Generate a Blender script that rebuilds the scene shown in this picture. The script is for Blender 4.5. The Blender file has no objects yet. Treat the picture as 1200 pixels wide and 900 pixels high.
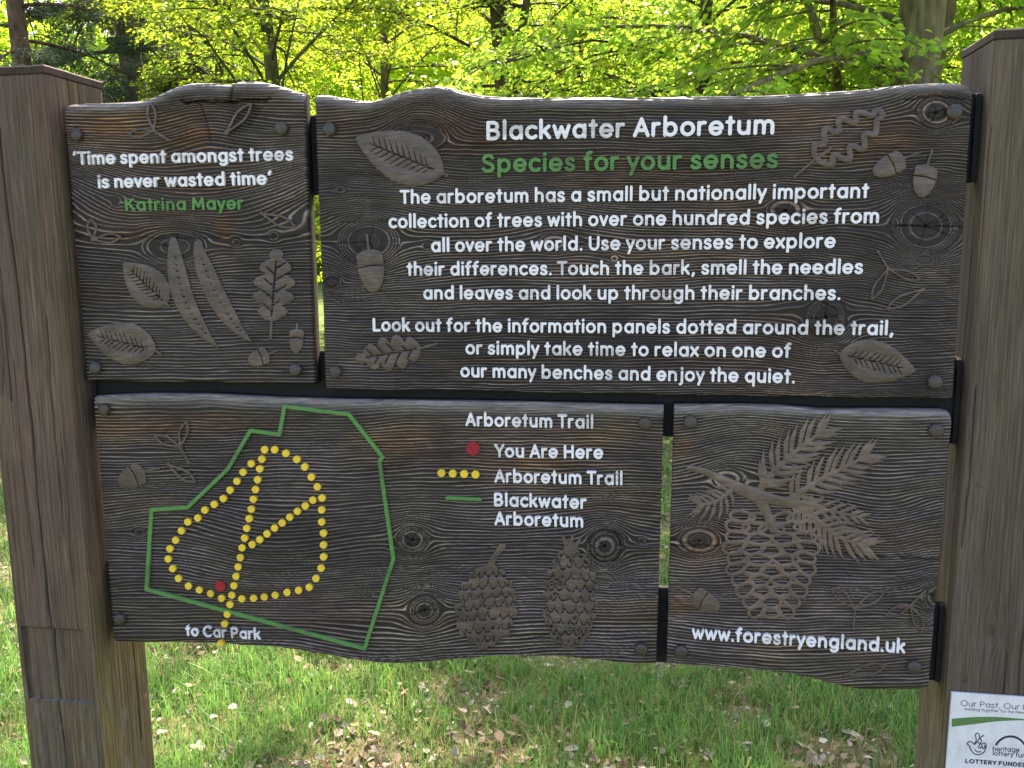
import bpy, math, random
import numpy as np
from mathutils import Vector, Matrix
from mathutils.geometry import tessellate_polygon, delaunay_2d_cdt

# ------------------------------------------------------------------ camera, sky, sun, exposure
scn = bpy.context.scene
R_ = math.radians
FPX = 1030.0                                   # focal length in pixels of a 1200 px wide picture
CAM = np.array([0.0, 0.0, 1.55])
def cam_axes(yaw, pitch, roll):
    cy, sy, cp, sp = math.cos(yaw), math.sin(yaw), math.cos(pitch), math.sin(pitch)
    fwd = np.array([-sy*cp, cy*cp, -sp]); right = np.array([cy, sy, 0.0]); up = np.cross(right, fwd)
    cr, sr = math.cos(roll), math.sin(roll)
    return cr*right+sr*up, -sr*right+cr*up, fwd
AR, AU, AF = cam_axes(R_(9.3), R_(9.0), R_(-0.52))
cd = bpy.data.cameras.new('camera'); cam = bpy.data.objects.new('camera', cd); scn.collection.objects.link(cam)
cd.sensor_width = 36.0; cd.lens = 36.0*FPX/1200.0; cd.clip_start = 0.05; cd.clip_end = 3000
M = Matrix.Identity(4)
for i in range(3):
    M[i][0], M[i][1], M[i][2], M[i][3] = AR[i], AU[i], -AF[i], CAM[i]
cam.matrix_world = M
scn.camera = cam

SUN_EL, SUN_AZ = 50.0, 0.0                   # azimuth from +Y (behind the sign) towards +X
w = bpy.data.worlds.new('World'); scn.world = w; w.use_nodes = True
nt = w.node_tree; bg = nt.nodes['Background']
sky = nt.nodes.new('ShaderNodeTexSky'); sky.sky_type = 'NISHITA'; sky.sun_disc = False
sky.sun_elevation = R_(SUN_EL); sky.sun_rotation = R_(SUN_AZ); sky.dust_density = 3.0; sky.air_density = 0.9
nt.links.new(sky.outputs[0], bg.inputs[0]); bg.inputs[1].default_value = 0.14
sd = bpy.data.lights.new('sun', 'SUN'); sun = bpy.data.objects.new('sun', sd); scn.collection.objects.link(sun)
sd.energy = 3.8; sd.angle = R_(0.55); sd.color = (1.0, 0.95, 0.86)
sdir = Vector((math.sin(R_(SUN_AZ))*math.cos(R_(SUN_EL)), math.cos(R_(SUN_AZ))*math.cos(R_(SUN_EL)), math.sin(R_(SUN_EL))))
sun.rotation_euler = sdir.to_track_quat('Z', 'Y').to_euler(); sun.location = (0, 0, 30)
scn.view_settings.view_transform = 'Standard'; scn.view_settings.look = 'None'
scn.view_settings.gamma = 1.0; scn.view_settings.use_curve_mapping = False
scn.view_settings.exposure = 2.2
scn.view_settings.use_white_balance = True; scn.view_settings.white_balance_temperature = 7300; scn.view_settings.white_balance_tint = 22   # set for the shade
scn.render.engine = 'CYCLES'
scn.cycles.max_bounces = 12; scn.cycles.transmission_bounces = 8; scn.cycles.diffuse_bounces = 7
scn.cycles.use_adaptive_sampling = True
try: scn.cycles.use_denoising = True
except Exception: pass

# ------------------------------------------------------------------ helpers
COL = scn.collection
rng = np.random.default_rng(7); random.seed(7)
BOARD_Y = 1.8                                  # distance of the boards' front face
def ray(x, y):
    x = np.asarray(x, float); y = np.asarray(y, float)
    return AR*((x[..., None]-600)/FPX) - AU*((y[..., None]-450)/FPX) + AF
def at(x, y, Y):                               # the point of the vertical plane Y that the photo shows at pixel x, y
    d = ray(x, y); return CAM + d*(Y/d[..., 1:2])
def plane(x, y):                               # same, board plane, as X and Z only
    p = at(x, y, BOARD_Y); return p[..., 0], p[..., 2]

def empty(name, loc=(0, 0, 0), label=None, cat=None, group=None):
    o = bpy.data.objects.new(name, None); COL.objects.link(o); o.location = loc; o.empty_display_size = 0.2
    if label: o['label'] = label
    if cat: o['category'] = cat
    if group: o['group'] = group
    bpy.context.view_layer.update()
    return o
def npmesh(name, v, quads=None, tris=None, mat=None, parent=None, col=None, smooth=False, polys=None):
    """one mesh object from arrays; vertices are in world coordinates"""
    v = np.asarray(v, np.float32).reshape(-1, 3).copy()
    if parent is not None:
        off = np.zeros(3); p = parent
        while p is not None: off += np.array(p.location); p = p.parent
        v -= off.astype(np.float32)
    me = bpy.data.meshes.new(name)
    loops = []; sizes = []
    if quads is not None and len(quads): q = np.asarray(quads, np.int32).reshape(-1, 4); loops.append(q.ravel()); sizes.append(np.full(len(q), 4, np.int32))
    if tris is not None and len(tris): t = np.asarray(tris, np.int32).reshape(-1, 3); loops.append(t.ravel()); sizes.append(np.full(len(t), 3, np.int32))
    if polys:
        for p in polys: loops.append(np.asarray(p, np.int32)); sizes.append(np.array([len(p)], np.int32))
    loops = np.concatenate(loops); sizes = np.concatenate(sizes)
    starts = np.concatenate([[0], np.cumsum(sizes)[:-1]]).astype(np.int32)
    me.vertices.add(len(v)); me.vertices.foreach_set('co', v.ravel())
    me.loops.add(len(loops)); me.loops.foreach_set('vertex_index', loops)
    me.polygons.add(len(sizes)); me.polygons.foreach_set('loop_start', starts)
    me.polygons.foreach_set('use_smooth', np.full(len(sizes), bool(smooth)))
    me.update(calc_edges=True)
    if col is not None:
        a = me.color_attributes.new('tone', 'FLOAT_COLOR', 'POINT')
        c = np.ones((len(v), 4), np.float32); c[:, :3] = col; a.data.foreach_set('color', c.ravel())
    me.validate()
    o = bpy.data.objects.new(name, me); COL.objects.link(o)
    if mat: me.materials.append(mat)
    if parent is not None: o.parent = parent
    return o

def _hash(ix, iy, seed):
    n = (ix.astype(np.int64)*374761393 + iy.astype(np.int64)*668265263 + seed*2147483647) & 0xFFFFFFFF
    n = ((n ^ (n >> 13))*1274126177) & 0xFFFFFFFF
    return ((n ^ (n >> 16)) & 0xFFFF)/65535.0
def noise(x, y, seed=0):
    x = np.asarray(x, float); y = np.asarray(y, float)
    ix = np.floor(x); iy = np.floor(y); fx = x-ix; fy = y-iy
    fx = fx*fx*fx*(fx*(fx*6-15)+10); fy = fy*fy*fy*(fy*(fy*6-15)+10)
    a = _hash(ix, iy, seed); b = _hash(ix+1, iy, seed); c = _hash(ix, iy+1, seed); d = _hash(ix+1, iy+1, seed)
    return (a+(b-a)*fx)*(1-fy) + (c+(d-c)*fx)*fy
def fbm(x, y, seed=0, n=4):
    s = 0; a = 0.5; t = 0
    for i in range(n):
        s = s + a*noise(x*2**i, y*2**i, seed+i*17); t += a; a *= 0.5
    return s/t
def sst(a, b, x):
    t = np.clip((x-a)/(b-a), 0, 1); return t*t*(3-2*t)

# ------------------------------------------------------------------ distance fields and contours (letters and carvings)
def d_seg(P, a, b, ra=0.0, rb=None):
    rb = ra if rb is None else rb
    ax, ay = a; bx, by = b
    dx, dy = bx-ax, by-ay; L2 = dx*dx+dy*dy
    t = np.clip(((P[0]-ax)*dx+(P[1]-ay)*dy)/L2, 0, 1) if L2 > 1e-12 else 0.0*P[0]
    return np.hypot(P[0]-ax-t*dx, P[1]-ay-t*dy) - (ra+(rb-ra)*t)
def d_stroke(P, pts, r):
    """pts polyline, r scalar or one radius per point"""
    d = np.full(P[0].shape, 1e9)
    rr = [r]*len(pts) if np.isscalar(r) else r
    if len(pts) == 1: return np.hypot(P[0]-pts[0][0], P[1]-pts[0][1])-rr[0]
    for i in range(len(pts)-1):
        d = np.minimum(d, d_seg(P, pts[i], pts[i+1], rr[i], rr[i+1]))
    return d
def d_poly(P, pts):
    pts = np.asarray(pts, float); n = len(pts)
    d = np.full(P[0].shape, 1e18); s = np.ones(P[0].shape)
    for i in range(n):
        j = (i-1) % n
        ex, ey = pts[j]-pts[i]; wx = P[0]-pts[i][0]; wy = P[1]-pts[i][1]
        t = np.clip((wx*ex+wy*ey)/(ex*ex+ey*ey+1e-12), 0, 1)
        d = np.minimum(d, (wx-ex*t)**2+(wy-ey*t)**2)
        c1 = P[1] >= pts[i][1]; c2 = P[1] < pts[j][1]; c3 = ex*wy > ey*wx
        flip = (c1 & c2 & c3) | (~c1 & ~c2 & ~c3)
        s = np.where(flip, -s, s)
    return s*np.sqrt(d)
def contours(fun, x0, y0, x1, y1, res):
    nx = int(math.ceil((x1-x0)/res))+1; ny = int(math.ceil((y1-y0)/res))+1
    gx = x0+np.arange(nx)*res; gy = y0+np.arange(ny)*res
    F = fun(np.meshgrid(gx, gy))
    F[[0, -1], :] = np.maximum(F[[0, -1], :], res*0.5); F[:, [0, -1]] = np.maximum(F[:, [0, -1]], res*0.5)
    F = np.where(np.abs(F) < 1e-9, 1e-9, F)
    S = F < 0
    code = S[:-1, :-1]*1+S[:-1, 1:]*2+S[1:, 1:]*4+S[1:, :-1]*8
    js, is_ = np.nonzero((code > 0) & (code < 15))
    # cell edges 0 bottom 1 right 2 top 3 left; each segment keeps the inside on its left
    T = {1: [(0, 3)], 2: [(1, 0)], 3: [(1, 3)], 4: [(2, 1)], 5: [(0, 3), (2, 1)], 6: [(2, 0)], 7: [(2, 3)],
         8: [(3, 2)], 9: [(0, 2)], 10: [(1, 0), (3, 2)], 11: [(1, 2)], 12: [(3, 1)], 13: [(0, 1)], 14: [(3, 0)]}
    nxt = {}
    def key(i, j, e):
        return (i, j, 0) if e == 0 else (i+1, j, 1) if e == 1 else (i, j+1, 0) if e == 2 else (i, j, 1)
    for j, i in zip(js.tolist(), is_.tolist()):
        for a, b in T[int(code[j, i])]: nxt[key(i, j, a)] = key(i, j, b)
    def pos(k):
        i, j, e = k
        if e == 0: a, b = F[j, i], F[j, i+1]; t = a/(a-b); return (gx[i]+t*res, gy[j])
        a, b = F[j, i], F[j+1, i]; t = a/(a-b); return (gx[i], gy[j]+t*res)
    out = []
    while nxt:
        k0 = next(iter(nxt)); k = k0; loop = []
        while k in nxt:
            loop.append(pos(k)); k = nxt.pop(k)
        if len(loop) >= 6: out.append(simplify(loop, res*0.06))
    return [l for l in out if len(l) >= 3]
def simplify(loop, tol):
    p = np.array(loop); keep = np.ones(len(p), bool)
    # drop points that nearly repeat or lie on the line of their kept neighbours
    last = p[-1]; 
    for i in range(len(p)):
        a = last; b = p[(i+1) % len(p)]; c = p[i]
        ab = b-a; L = math.hypot(*ab)
        if math.hypot(*(c-a)) < tol*1.5 or (L > 1e-12 and abs(ab[0]*(c[1]-a[1])-ab[1]*(c[0]-a[0]))/L < tol and L < tol*200): keep[i] = False
        else: last = c
    return p[keep]
def area(p): return 0.5*np.sum(p[:, 0]*np.roll(p[:, 1], -1)-np.roll(p[:, 0], -1)*p[:, 1])
def inside(pt, poly):
    x, y = pt; c = False; n = len(poly); j = n-1
    for i in range(n):
        if (poly[i][1] > y) != (poly[j][1] > y) and x < (poly[j][0]-poly[i][0])*(y-poly[i][1])/(poly[j][1]-poly[i][1])+poly[i][0]: c = not c
        j = i
    return c
def fill(loops):
    """flat vertices, triangles and boundary loops of a filled set of contours"""
    A = [area(l) for l in loops]
    sgn = np.sign(A[int(np.argmax(np.abs(A)))]) if loops else 1
    outs = [l for l, a in zip(loops, A) if a*sgn > 0]; holes = [l for l, a in zip(loops, A) if a*sgn < 0]
    V = []; Tt = []; B = []; n = 0
    for o in outs:
        hs = [h for h in holes if inside(h[0], o)]
        ring = [o]+hs
        tri = tessellate_polygon([[Vector((x, y, 0)) for x, y in r] for r in ring])
        k = n
        for r in ring:
            V.append(r); B.append((k, len(r))); k += len(r)
        Tt += [(a+n, b+n, c+n) for a, b, c in tri]
        n = k
    return np.concatenate(V), Tt, B
def fill_cdt(loops, extra=None):
    """the same for shapes with many holes"""
    P = np.concatenate(loops); B = []; E_ = []; n = 0
    for l in loops:
        B.append((n, len(l))); E_ += [(n+i, n+(i+1) % len(l)) for i in range(len(l))]; n += len(l)
    A = P if extra is None else np.concatenate([P, extra])
    vo, _, fo = delaunay_2d_cdt([Vector((x, y)) for x, y in A], E_, [], 1, 1e-5)[:3]
    Q = np.array([(v.x, v.y) for v in vo]); T = np.array([tuple(f) for f in fo if len(f) == 3]); cx, cy = Q[T].mean(1).T
    odd = np.zeros(len(T), bool)
    for l in loops:
        for (x0, y0), (x1, y1) in zip(l, np.roll(l, -1, 0)):
            if y0 != y1: odd ^= ((y0 > cy) != (y1 > cy)) & (cx < (x1-x0)*(cy-y0)/(y1-y0)+x0)
    return np.concatenate([P, Q]), [tuple(t) for t in (T[odd]+n).tolist()], B
def slab(flat, to_xz, top, depth):
    """raised flat shape on the board: front at depth 'top', walls back to 'depth' (metres along +Y from the board face)"""
    P, T, B = flat
    X, Z = to_xz(P); n = len(P)
    v = np.zeros((2*n, 3)); v[:n, 0] = X; v[:n, 2] = Z; v[:n, 1] = BOARD_Y+top
    v[n:] = v[:n]; v[n:, 1] = BOARD_Y+depth
    Q = []
    for s, L in B:
        for i in range(L):
            a = s+i; b = s+(i+1) % L; Q.append((a, b, b+n, a+n))
    # face the triangles to the viewer (-Y)
    T2 = []
    for a, b, c in T:
        cr = (X[b]-X[a])*(Z[c]-Z[a])-(X[c]-X[a])*(Z[b]-Z[a])
        T2.append((a, b, c) if cr > 0 else (a, c, b))
    return v, Q, T2
def join_slabs(parts):
    V = []; Q = []; T = []; n = 0
    for v, q, t in parts:
        V.append(v)
        if len(q): Q.append(np.array(q)+n)
        if len(t): T.append(np.array(t)+n)
        n += len(v)
    return np.concatenate(V), np.concatenate(Q) if Q else None, np.concatenate(T) if T else None

# ------------------------------------------------------------------ materials
def mat(name, base, rough=0.8, attr=False, nscale=(60, 60, 60), namt=0.25, bump=0.0, spec=0.3, extra=None, metal=0.0):
    m = bpy.data.materials.new(name); m.use_nodes = True; t = m.node_tree; b = t.nodes['Principled BSDF']
    b.inputs['Roughness'].default_value = rough; b.inputs['Specular IOR Level'].default_value = spec; b.inputs['Metallic'].default_value = metal
    tc = t.nodes.new('ShaderNodeTexCoord'); mp = t.nodes.new('ShaderNodeMapping'); mp.inputs['Scale'].default_value = nscale
    t.links.new(tc.outputs['Object'], mp.inputs[0])
    nz = t.nodes.new('ShaderNodeTexNoise'); nz.inputs['Scale'].default_value = 1.0; nz.inputs['Detail'].default_value = 5
    t.links.new(mp.outputs[0], nz.inputs[0])
    rg = t.nodes.new('ShaderNodeMapRange'); rg.inputs[1].default_value = 0.25; rg.inputs[2].default_value = 0.75
    rg.inputs[3].default_value = 1-namt; rg.inputs[4].default_value = 1+namt
    t.links.new(nz.outputs[0], rg.inputs[0])
    mx = t.nodes.new('ShaderNodeMix'); mx.data_type = 'RGBA'; mx.blend_type = 'MULTIPLY'; mx.inputs[0].default_value = 1.0
    if attr:
        at_ = t.nodes.new('ShaderNodeVertexColor'); at_.layer_name = 'tone'; t.links.new(at_.outputs[0], mx.inputs[6])
    else: mx.inputs[6].default_value = (*base, 1)
    t.links.new(rg.outputs[0], mx.inputs[7]); t.links.new(mx.outputs[2], b.inputs['Base Color'])
    if bump:
        bp = t.nodes.new('ShaderNodeBump'); bp.inputs['Strength'].default_value = 0.6; bp.inputs['Distance'].default_value = bump
        t.links.new(nz.outputs[0], bp.inputs['Height']); t.links.new(bp.outputs[0], b.inputs['Normal'])
    return m
def soften(m, radius):
    t = m.node_tree; b = t.nodes['Principled BSDF']; bv = t.nodes.new('ShaderNodeBevel'); bv.samples = 4; bv.inputs[0].default_value = radius
    bp = [n for n in t.nodes if n.type == 'BUMP']
    if bp: t.links.new(bv.outputs[0], bp[0].inputs['Normal'])
    else: t.links.new(bv.outputs[0], b.inputs['Normal'])
def wear(m, worn, big=(9, 9, 14), fine=(60, 60, 520), lo=0.60, hi=0.76, amt=0.75):
    """paint worn through along the grain in patches"""
    t = m.node_tree; b = t.nodes['Principled BSDF']; src = b.inputs['Base Color'].links[0].from_socket
    tc = t.nodes.new('ShaderNodeTexCoord'); fs = []
    for sc in (big, fine):
        mp = t.nodes.new('ShaderNodeMapping'); mp.inputs['Scale'].default_value = sc; t.links.new(tc.outputs['Object'], mp.inputs[0])
        nz = t.nodes.new('ShaderNodeTexNoise'); nz.inputs['Scale'].default_value = 1.0; nz.inputs['Detail'].default_value = 4; t.links.new(mp.outputs[0], nz.inputs[0]); fs.append(nz)
    ad = t.nodes.new('ShaderNodeMath'); ad.operation = 'MULTIPLY_ADD'; ad.inputs[1].default_value = 0.45
    t.links.new(fs[1].outputs[0], ad.inputs[0]); 
    sc2 = t.nodes.new('ShaderNodeMath'); sc2.operation = 'MULTIPLY'; sc2.inputs[1].default_value = 0.85; t.links.new(fs[0].outputs[0], sc2.inputs[0]); t.links.new(sc2.outputs[0], ad.inputs[2])
    rg = t.nodes.new('ShaderNodeMapRange'); rg.inputs[1].default_value = lo; rg.inputs[2].default_value = hi; rg.inputs[4].default_value = amt; t.links.new(ad.outputs[0], rg.inputs[0])
    mx = t.nodes.new('ShaderNodeMix'); mx.data_type = 'RGBA'; mx.inputs[7].default_value = (*worn, 1)
    t.links.new(rg.outputs[0], mx.inputs[0]); t.links.new(src, mx.inputs[6]); t.links.new(mx.outputs[2], b.inputs['Base Color'])
def leaf_mat(name, trans=0.55, tboost=(2.2, 1.9, 1.0), rough=0.55, spec=0.3):
    m = bpy.data.materials.new(name); m.use_nodes = True; t = m.node_tree; b = t.nodes['Principled BSDF']; out = t.nodes['Material Output']
    at_ = t.nodes.new('ShaderNodeVertexColor'); at_.layer_name = 'tone'
    t.links.new(at_.outputs[0], b.inputs['Base Color']); b.inputs['Roughness'].default_value = rough; b.inputs['Specular IOR Level'].default_value = spec
    mx = t.nodes.new('ShaderNodeMix'); mx.data_type = 'RGBA'; mx.blend_type = 'MULTIPLY'; mx.inputs[0].default_value = 1.0
    mx.inputs[7].default_value = (*tboost, 1); t.links.new(at_.outputs[0], mx.inputs[6])
    tr = t.nodes.new('ShaderNodeBsdfTranslucent'); t.links.new(mx.outputs[2], tr.inputs[0])
    ms = t.nodes.new('ShaderNodeMixShader'); ms.inputs[0].default_value = trans
    t.links.new(b.outputs[0], ms.inputs[1]); t.links.new(tr.outputs[0], ms.inputs[2]); t.links.new(ms.outputs[0], out.inputs[0])
    return m
M_BOARD = mat('weathered_board', (0, 0, 0), 0.62, True, (35, 35, 420), 0.42, 0.0009, 0.38)
M_POST = mat('weathered_post', (0, 0, 0), 0.8, True, (420, 420, 14), 0.38, 0.0008, 0.3)
M_CARVE = mat('carved_wood', (0.102, 0.071, 0.055), 0.5, False, (50, 50, 300), 0.55, 0.0014, 0.55)
M_WHITE = mat('white_paint', (0.76, 0.76, 0.80), 0.6, False, (140, 140, 140), 0.05, 0.0003, 0.3)
M_GREEN = mat('green_paint', (0.075, 0.22, 0.06), 0.6, False, (140, 140, 140), 0.15, 0.0003, 0.3)
M_YELLOW = mat('yellow_paint', (0.78, 0.54, 0.045), 0.6, False, (160, 160, 160), 0.1, 0.0003, 0.3)
M_RED = mat('red_paint', (0.36, 0.012, 0.024), 0.55, False, (160, 160, 160), 0.15, 0.0003, 0.3)
M_STEEL = mat('black_steel', (0.010, 0.011, 0.013), 0.85, False, (90, 90, 90), 0.4, 0.0004, 0.4)
M_BOLT = mat('weathered_bolt', (0.046, 0.038, 0.033), 0.45, False, (220, 220, 220), 0.5, 0.0008, 0.45)

M_SPRIG = mat('carved_wood_pale', (0.145, 0.100, 0.078), 0.46, False, (40, 40, 120), 0.5, 0.0012, 0.6)
for m_, r_ in ((M_SPRIG, 0.002), (M_WHITE, 0.0007), (M_GREEN, 0.0007), (M_YELLOW, 0.0008), (M_RED, 0.0008), (M_CARVE, 0.0026)): soften(m_, r_)
wear(M_WHITE, (0.34, 0.31, 0.29), lo=0.69, hi=0.80, amt=0.7); wear(M_GREEN, (0.06, 0.055, 0.04), lo=0.68, hi=0.8, amt=0.5); wear(M_YELLOW, (0.40, 0.27, 0.04), lo=0.70, hi=0.84, amt=0.5); wear(M_RED, (0.14, 0.02, 0.03), lo=0.70, hi=0.84, amt=0.5)
wear(M_SPRIG, (0.055, 0.040, 0.033), (11, 11, 11), (40, 40, 200), 0.50, 0.82, 0.85); wear(M_CARVE, (0.036, 0.026, 0.021), (16, 16, 26), (40, 40, 420), 0.52, 0.82, 0.85)

# ------------------------------------------------------------------ the ground
def ground_z(x, y):
    r = np.hypot(x, y)
    return 0.05*(fbm(x*0.5+9, y*0.5+3, 3, 3)-0.5)*np.clip(r/3, 0, 1) + 0.012*(np.maximum(r-9, 0)) * 0.8
def grass_mask(x, y):                           # 1 = thick grass, 0 = bare litter
    n = 0.30*fbm(x*1.3+31, y*1.6+17, 11, 3)+0.70*fbm(x*3.4+5, y*3.8+9, 12, 3)
    m = 0.40+0.60*sst(0.36, 0.58, n+0.06*sst(-0.3, -2.0, x))
    return m
gx = np.concatenate([-np.geomspace(260, 7, 26), np.linspace(-6.8, 4.8, 230), np.geomspace(5, 260, 26)])
gy = np.concatenate([[-200, -90, -40, -18, -8, -3], np.linspace(0, 11, 220), np.geomspace(11.3, 300, 30)])
GX, GY = np.meshgrid(gx, gy)
GZ = ground_z(GX, GY)+0.012*(fbm(GX*9, GY*9, 5, 3)-0.5)
nx, ny = len(gx), len(gy)
I = np.arange(nx*ny).reshape(ny, nx)
q = np.stack([I[:-1, :-1], I[:-1, 1:], I[1:, 1:], I[1:, :-1]], -1).reshape(-1, 4)
gm = grass_mask(GX, GY); n2 = fbm(GX*6, GY*6, 44, 4); far = sst(6, 14, np.hypot(GX, GY))
soil = np.array([0.13, 0.10, 0.06])[None, None]*(0.5+n2[..., None])
litter = np.array([0.26, 0.205, 0.135])[None, None]*(0.5+n2[..., None])
grassc = np.array([0.075, 0.13, 0.026])[None, None]*(0.6+0.8*n2[..., None])
gc = soil*0.5+litter*0.5
gc = gc*(1-gm[..., None])+(soil*0.35+grassc*0.65)*gm[..., None]
gc = gc*(1-far[..., None]*0.6)+grassc*1.2*far[..., None]*0.6
M_GROUND = mat('woodland_ground', (0, 0, 0), 0.95, True, (75, 75, 75), 0.75, 0.008, 0.1)
g = npmesh('ground', np.stack([GX, GY, GZ], -1), q, None, M_GROUND, None, gc.reshape(-1, 3), True)
g['kind'] = 'structure'

def wedge_points(n, d0, d1, power=1.0):
    """points on the ground in the region the picture (and a step beside it) can see"""
    u = rng.random(n); d = (d0**power+(d1**power-d0**power)*u)**(1/power)
    a = R_(9.3)+R_(42)*(rng.random(n)*2-1)
    return -np.sin(a)*d, np.cos(a)*d
def grass(n, d0, d1, hgt, wid, seed, thr):
    x, y = wedge_points(n, d0, d1, 1.6)
    # gather the blades into tufts
    k = rng.random(n) < 0.6
    tx, ty = wedge_points(max(8, n//26), d0, d1, 1.6); j = rng.integers(0, len(tx), n)
    x = np.where(k, tx[j]+rng.normal(0, 0.03, n), x); y = np.where(k, ty[j]+rng.normal(0, 0.03, n), y)
    m = grass_mask(x, y); keep = rng.random(n) < np.maximum(m, thr); x, y, m = x[keep], y[keep], m[keep]; n = len(x)
    h = hgt*(0.3+0.7*rng.random(n))*(0.35+0.75*m); wd = wid*(0.6+0.7*rng.random(n))
    az = rng.random(n)*6.283; lean = np.abs(rng.normal(0.3, 0.45, n)); fa = az+rng.normal(0, 1.0, n)
    dx, dy = np.cos(fa), np.sin(fa); sx, sy = -np.sin(az), np.cos(az)
    z0 = ground_z(x, y)-0.004
    V = np.zeros((n, 7, 3))
    for r, (t, wf) in enumerate(((0, 1.0), (0.4, 0.9), (0.75, 0.6))):
        off = lean*h*t**1.8; zz = z0+h*t*(1-0.18*lean*t)
        for s, sgn in ((0, -1), (1, 1)):
            V[:, r*2+s, 0] = x+dx*off+sgn*sx*wd*wf/2; V[:, r*2+s, 1] = y+dy*off+sgn*sy*wd*wf/2; V[:, r*2+s, 2] = zz
    off = lean*h*1.05; V[:, 6, 0] = x+dx*off; V[:, 6, 1] = y+dy*off; V[:, 6, 2] = z0+h*(1-0.18*lean)
    b = np.arange(n)[:, None]*7
    Q = np.concatenate([b+np.array([0, 1, 3, 2]), b+np.array([2, 3, 5, 4])]); T = b+np.array([4, 5, 6])
    c = np.array([0.125, 0.285, 0.074])[None]*(0.65+0.7*rng.random(n))[:, None]
    dry = rng.random(n) < 0.05+0.45*(1-m); c[dry] = np.array([0.34, 0.28, 0.16])*(0.7+0.5*rng.random(dry.sum()))[:, None]
    yel = rng.random(n)*0.5; c[:, 0] += 0.045*yel; c[:, 2] += 0.02*rng.random(n)
    C = np.repeat(c[:, None, :], 7, 1)
    return V.reshape(-1, 3), Q, T, C.reshape(-1, 3)
M_GRASS = leaf_mat('grass_blade', 0.4, (1.5, 1.5, 1.0), 0.5, 0.35)
parts = [grass(72000, 1.9, 3.6, 0.105, 0.0036, 1, 0.24), grass(62000, 3.4, 6.5, 0.115, 0.0055, 2, 0.24), grass(30000, 6.2, 13, 0.14, 0.012, 3, 0.25)]
V = []; Q = []; T = []; Cc = []; n = 0
for v, q_, t_, c_ in parts:
    V.append(v); Q.append(q_+n); T.append(t_+n); Cc.append(c_); n += len(v)
o = npmesh('grass', np.concatenate(V), np.concatenate(Q), np.concatenate(T), M_GRASS, None, np.concatenate(Cc), True)
o['kind'] = 'stuff'; o['label'] = 'patchy green grass behind and under the sign'; o['category'] = 'grass'
# dead leaves
n = 105000
x, y = wedge_points(n, 1.9, 12, 1.35); m = grass_mask(x, y)
keep = rng.random(n) < np.clip(1.32-1.0*m, 0.22, 1); x, y = x[keep], y[keep]; n = len(x)
L = 0.004+0.023*rng.random(n)**2.6; W = L*(0.45+0.3*rng.random(n)); az = rng.random(n)*6.283
tl = rng.normal(0, 0.3, n); tw = rng.normal(0, 0.4, n)
ux, uy, uz = np.cos(az)*np.cos(tl), np.sin(az)*np.cos(tl), np.sin(tl)
sx, sy, sz = -np.sin(az)*np.cos(tw), np.cos(az)*np.cos(tw), np.sin(tw)
z = ground_z(x, y)+0.006+0.032*rng.random(n)
V = np.zeros((n, 8, 3))
curl = rng.random(n)*0.5*W
for k, (a, b, cu) in enumerate(((-1, 0, .1), (-.55, -.8, 1), (.1, -1, 1.2), (.7, -.55, .8), (1, 0, .3), (.7, .55, .8), (.1, 1, 1.2), (-.55, .8, 1))):
    jit = 1+0.7*(rng.random(n)-0.5); a = a*(1+0.35*(rng.random(n)-0.5))
    V[:, k, 0] = x+(ux*a*L+sx*b*W*jit)*0.9; V[:, k, 1] = y+(uy*a*L+sy*b*W*jit)*0.9; V[:, k, 2] = z+uz*a*L+sz*b*W*jit+curl*cu*abs(b)
b8 = np.arange(n)[:, None]*8
Q = np.concatenate([b8+np.array([0, 4, 3, 2]), b8+np.array([0, 6, 5, 4])]); T = np.concatenate([b8+np.array([0, 2, 1]), b8+np.array([0, 7, 6])])
pal = np.array([[.40, .31, .21], [.52, .44, .36], [.34, .24, .16], [.20, .12, .07], [.62, .56, .50], [.36, .26, .18]])
c = pal[rng.choice(6, n, p=[.26, .22, .16, .12, .12, .12])]*np.array([0.76, 0.80, 0.74])*(0.75+0.5*rng.random(n))[:, None]
M_LITTER = leaf_mat('dry_leaf', 0.15, (1.0, 0.9, 0.8), 0.75, 0.2)
o = npmesh('leaf_litter', V, Q, T, M_LITTER, None, np.repeat(c[:, None], 8, 1).reshape(-1, 3), False)
o['kind'] = 'stuff'; o['label'] = 'pale dead leaves scattered between the grass'; o['category'] = 'leaf litter'

# ------------------------------------------------------------------ trees
def tubes(lines, sides=6):
    V = []; Q = []; n = 0
    for pts, rad in lines:
        pts = np.asarray(pts, float); rad = np.asarray(rad, float); k = len(pts)
        t = np.gradient(pts, axis=0); t /= np.linalg.norm(t, axis=1)[:, None]+1e-9
        ref = np.where(np.abs(t[:, 2:3]) > 0.9, np.array([[1., 0, 0]]), np.array([[0, 0, 1.]]))
        a = np.cross(t, ref); a /= np.linalg.norm(a, axis=1)[:, None]; b = np.cross(t, a)
        ang = np.arange(sides)*2*math.pi/sides
        ring = pts[:, None]+rad[:, None, None]*(np.cos(ang)[None, :, None]*a[:, None]+np.sin(ang)[None, :, None]*b[:, None])
        V.append(ring.reshape(-1, 3))
        i = np.arange(k-1)[:, None]*sides; j = np.arange(sides)[None]; j2 = (j+1) % sides
        Q.append(np.stack([i+j, i+j2, i+sides+j2, i+sides+j], -1).reshape(-1, 4)+n); n += k*sides
    return np.concatenate(V), np.concatenate(Q)
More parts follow.
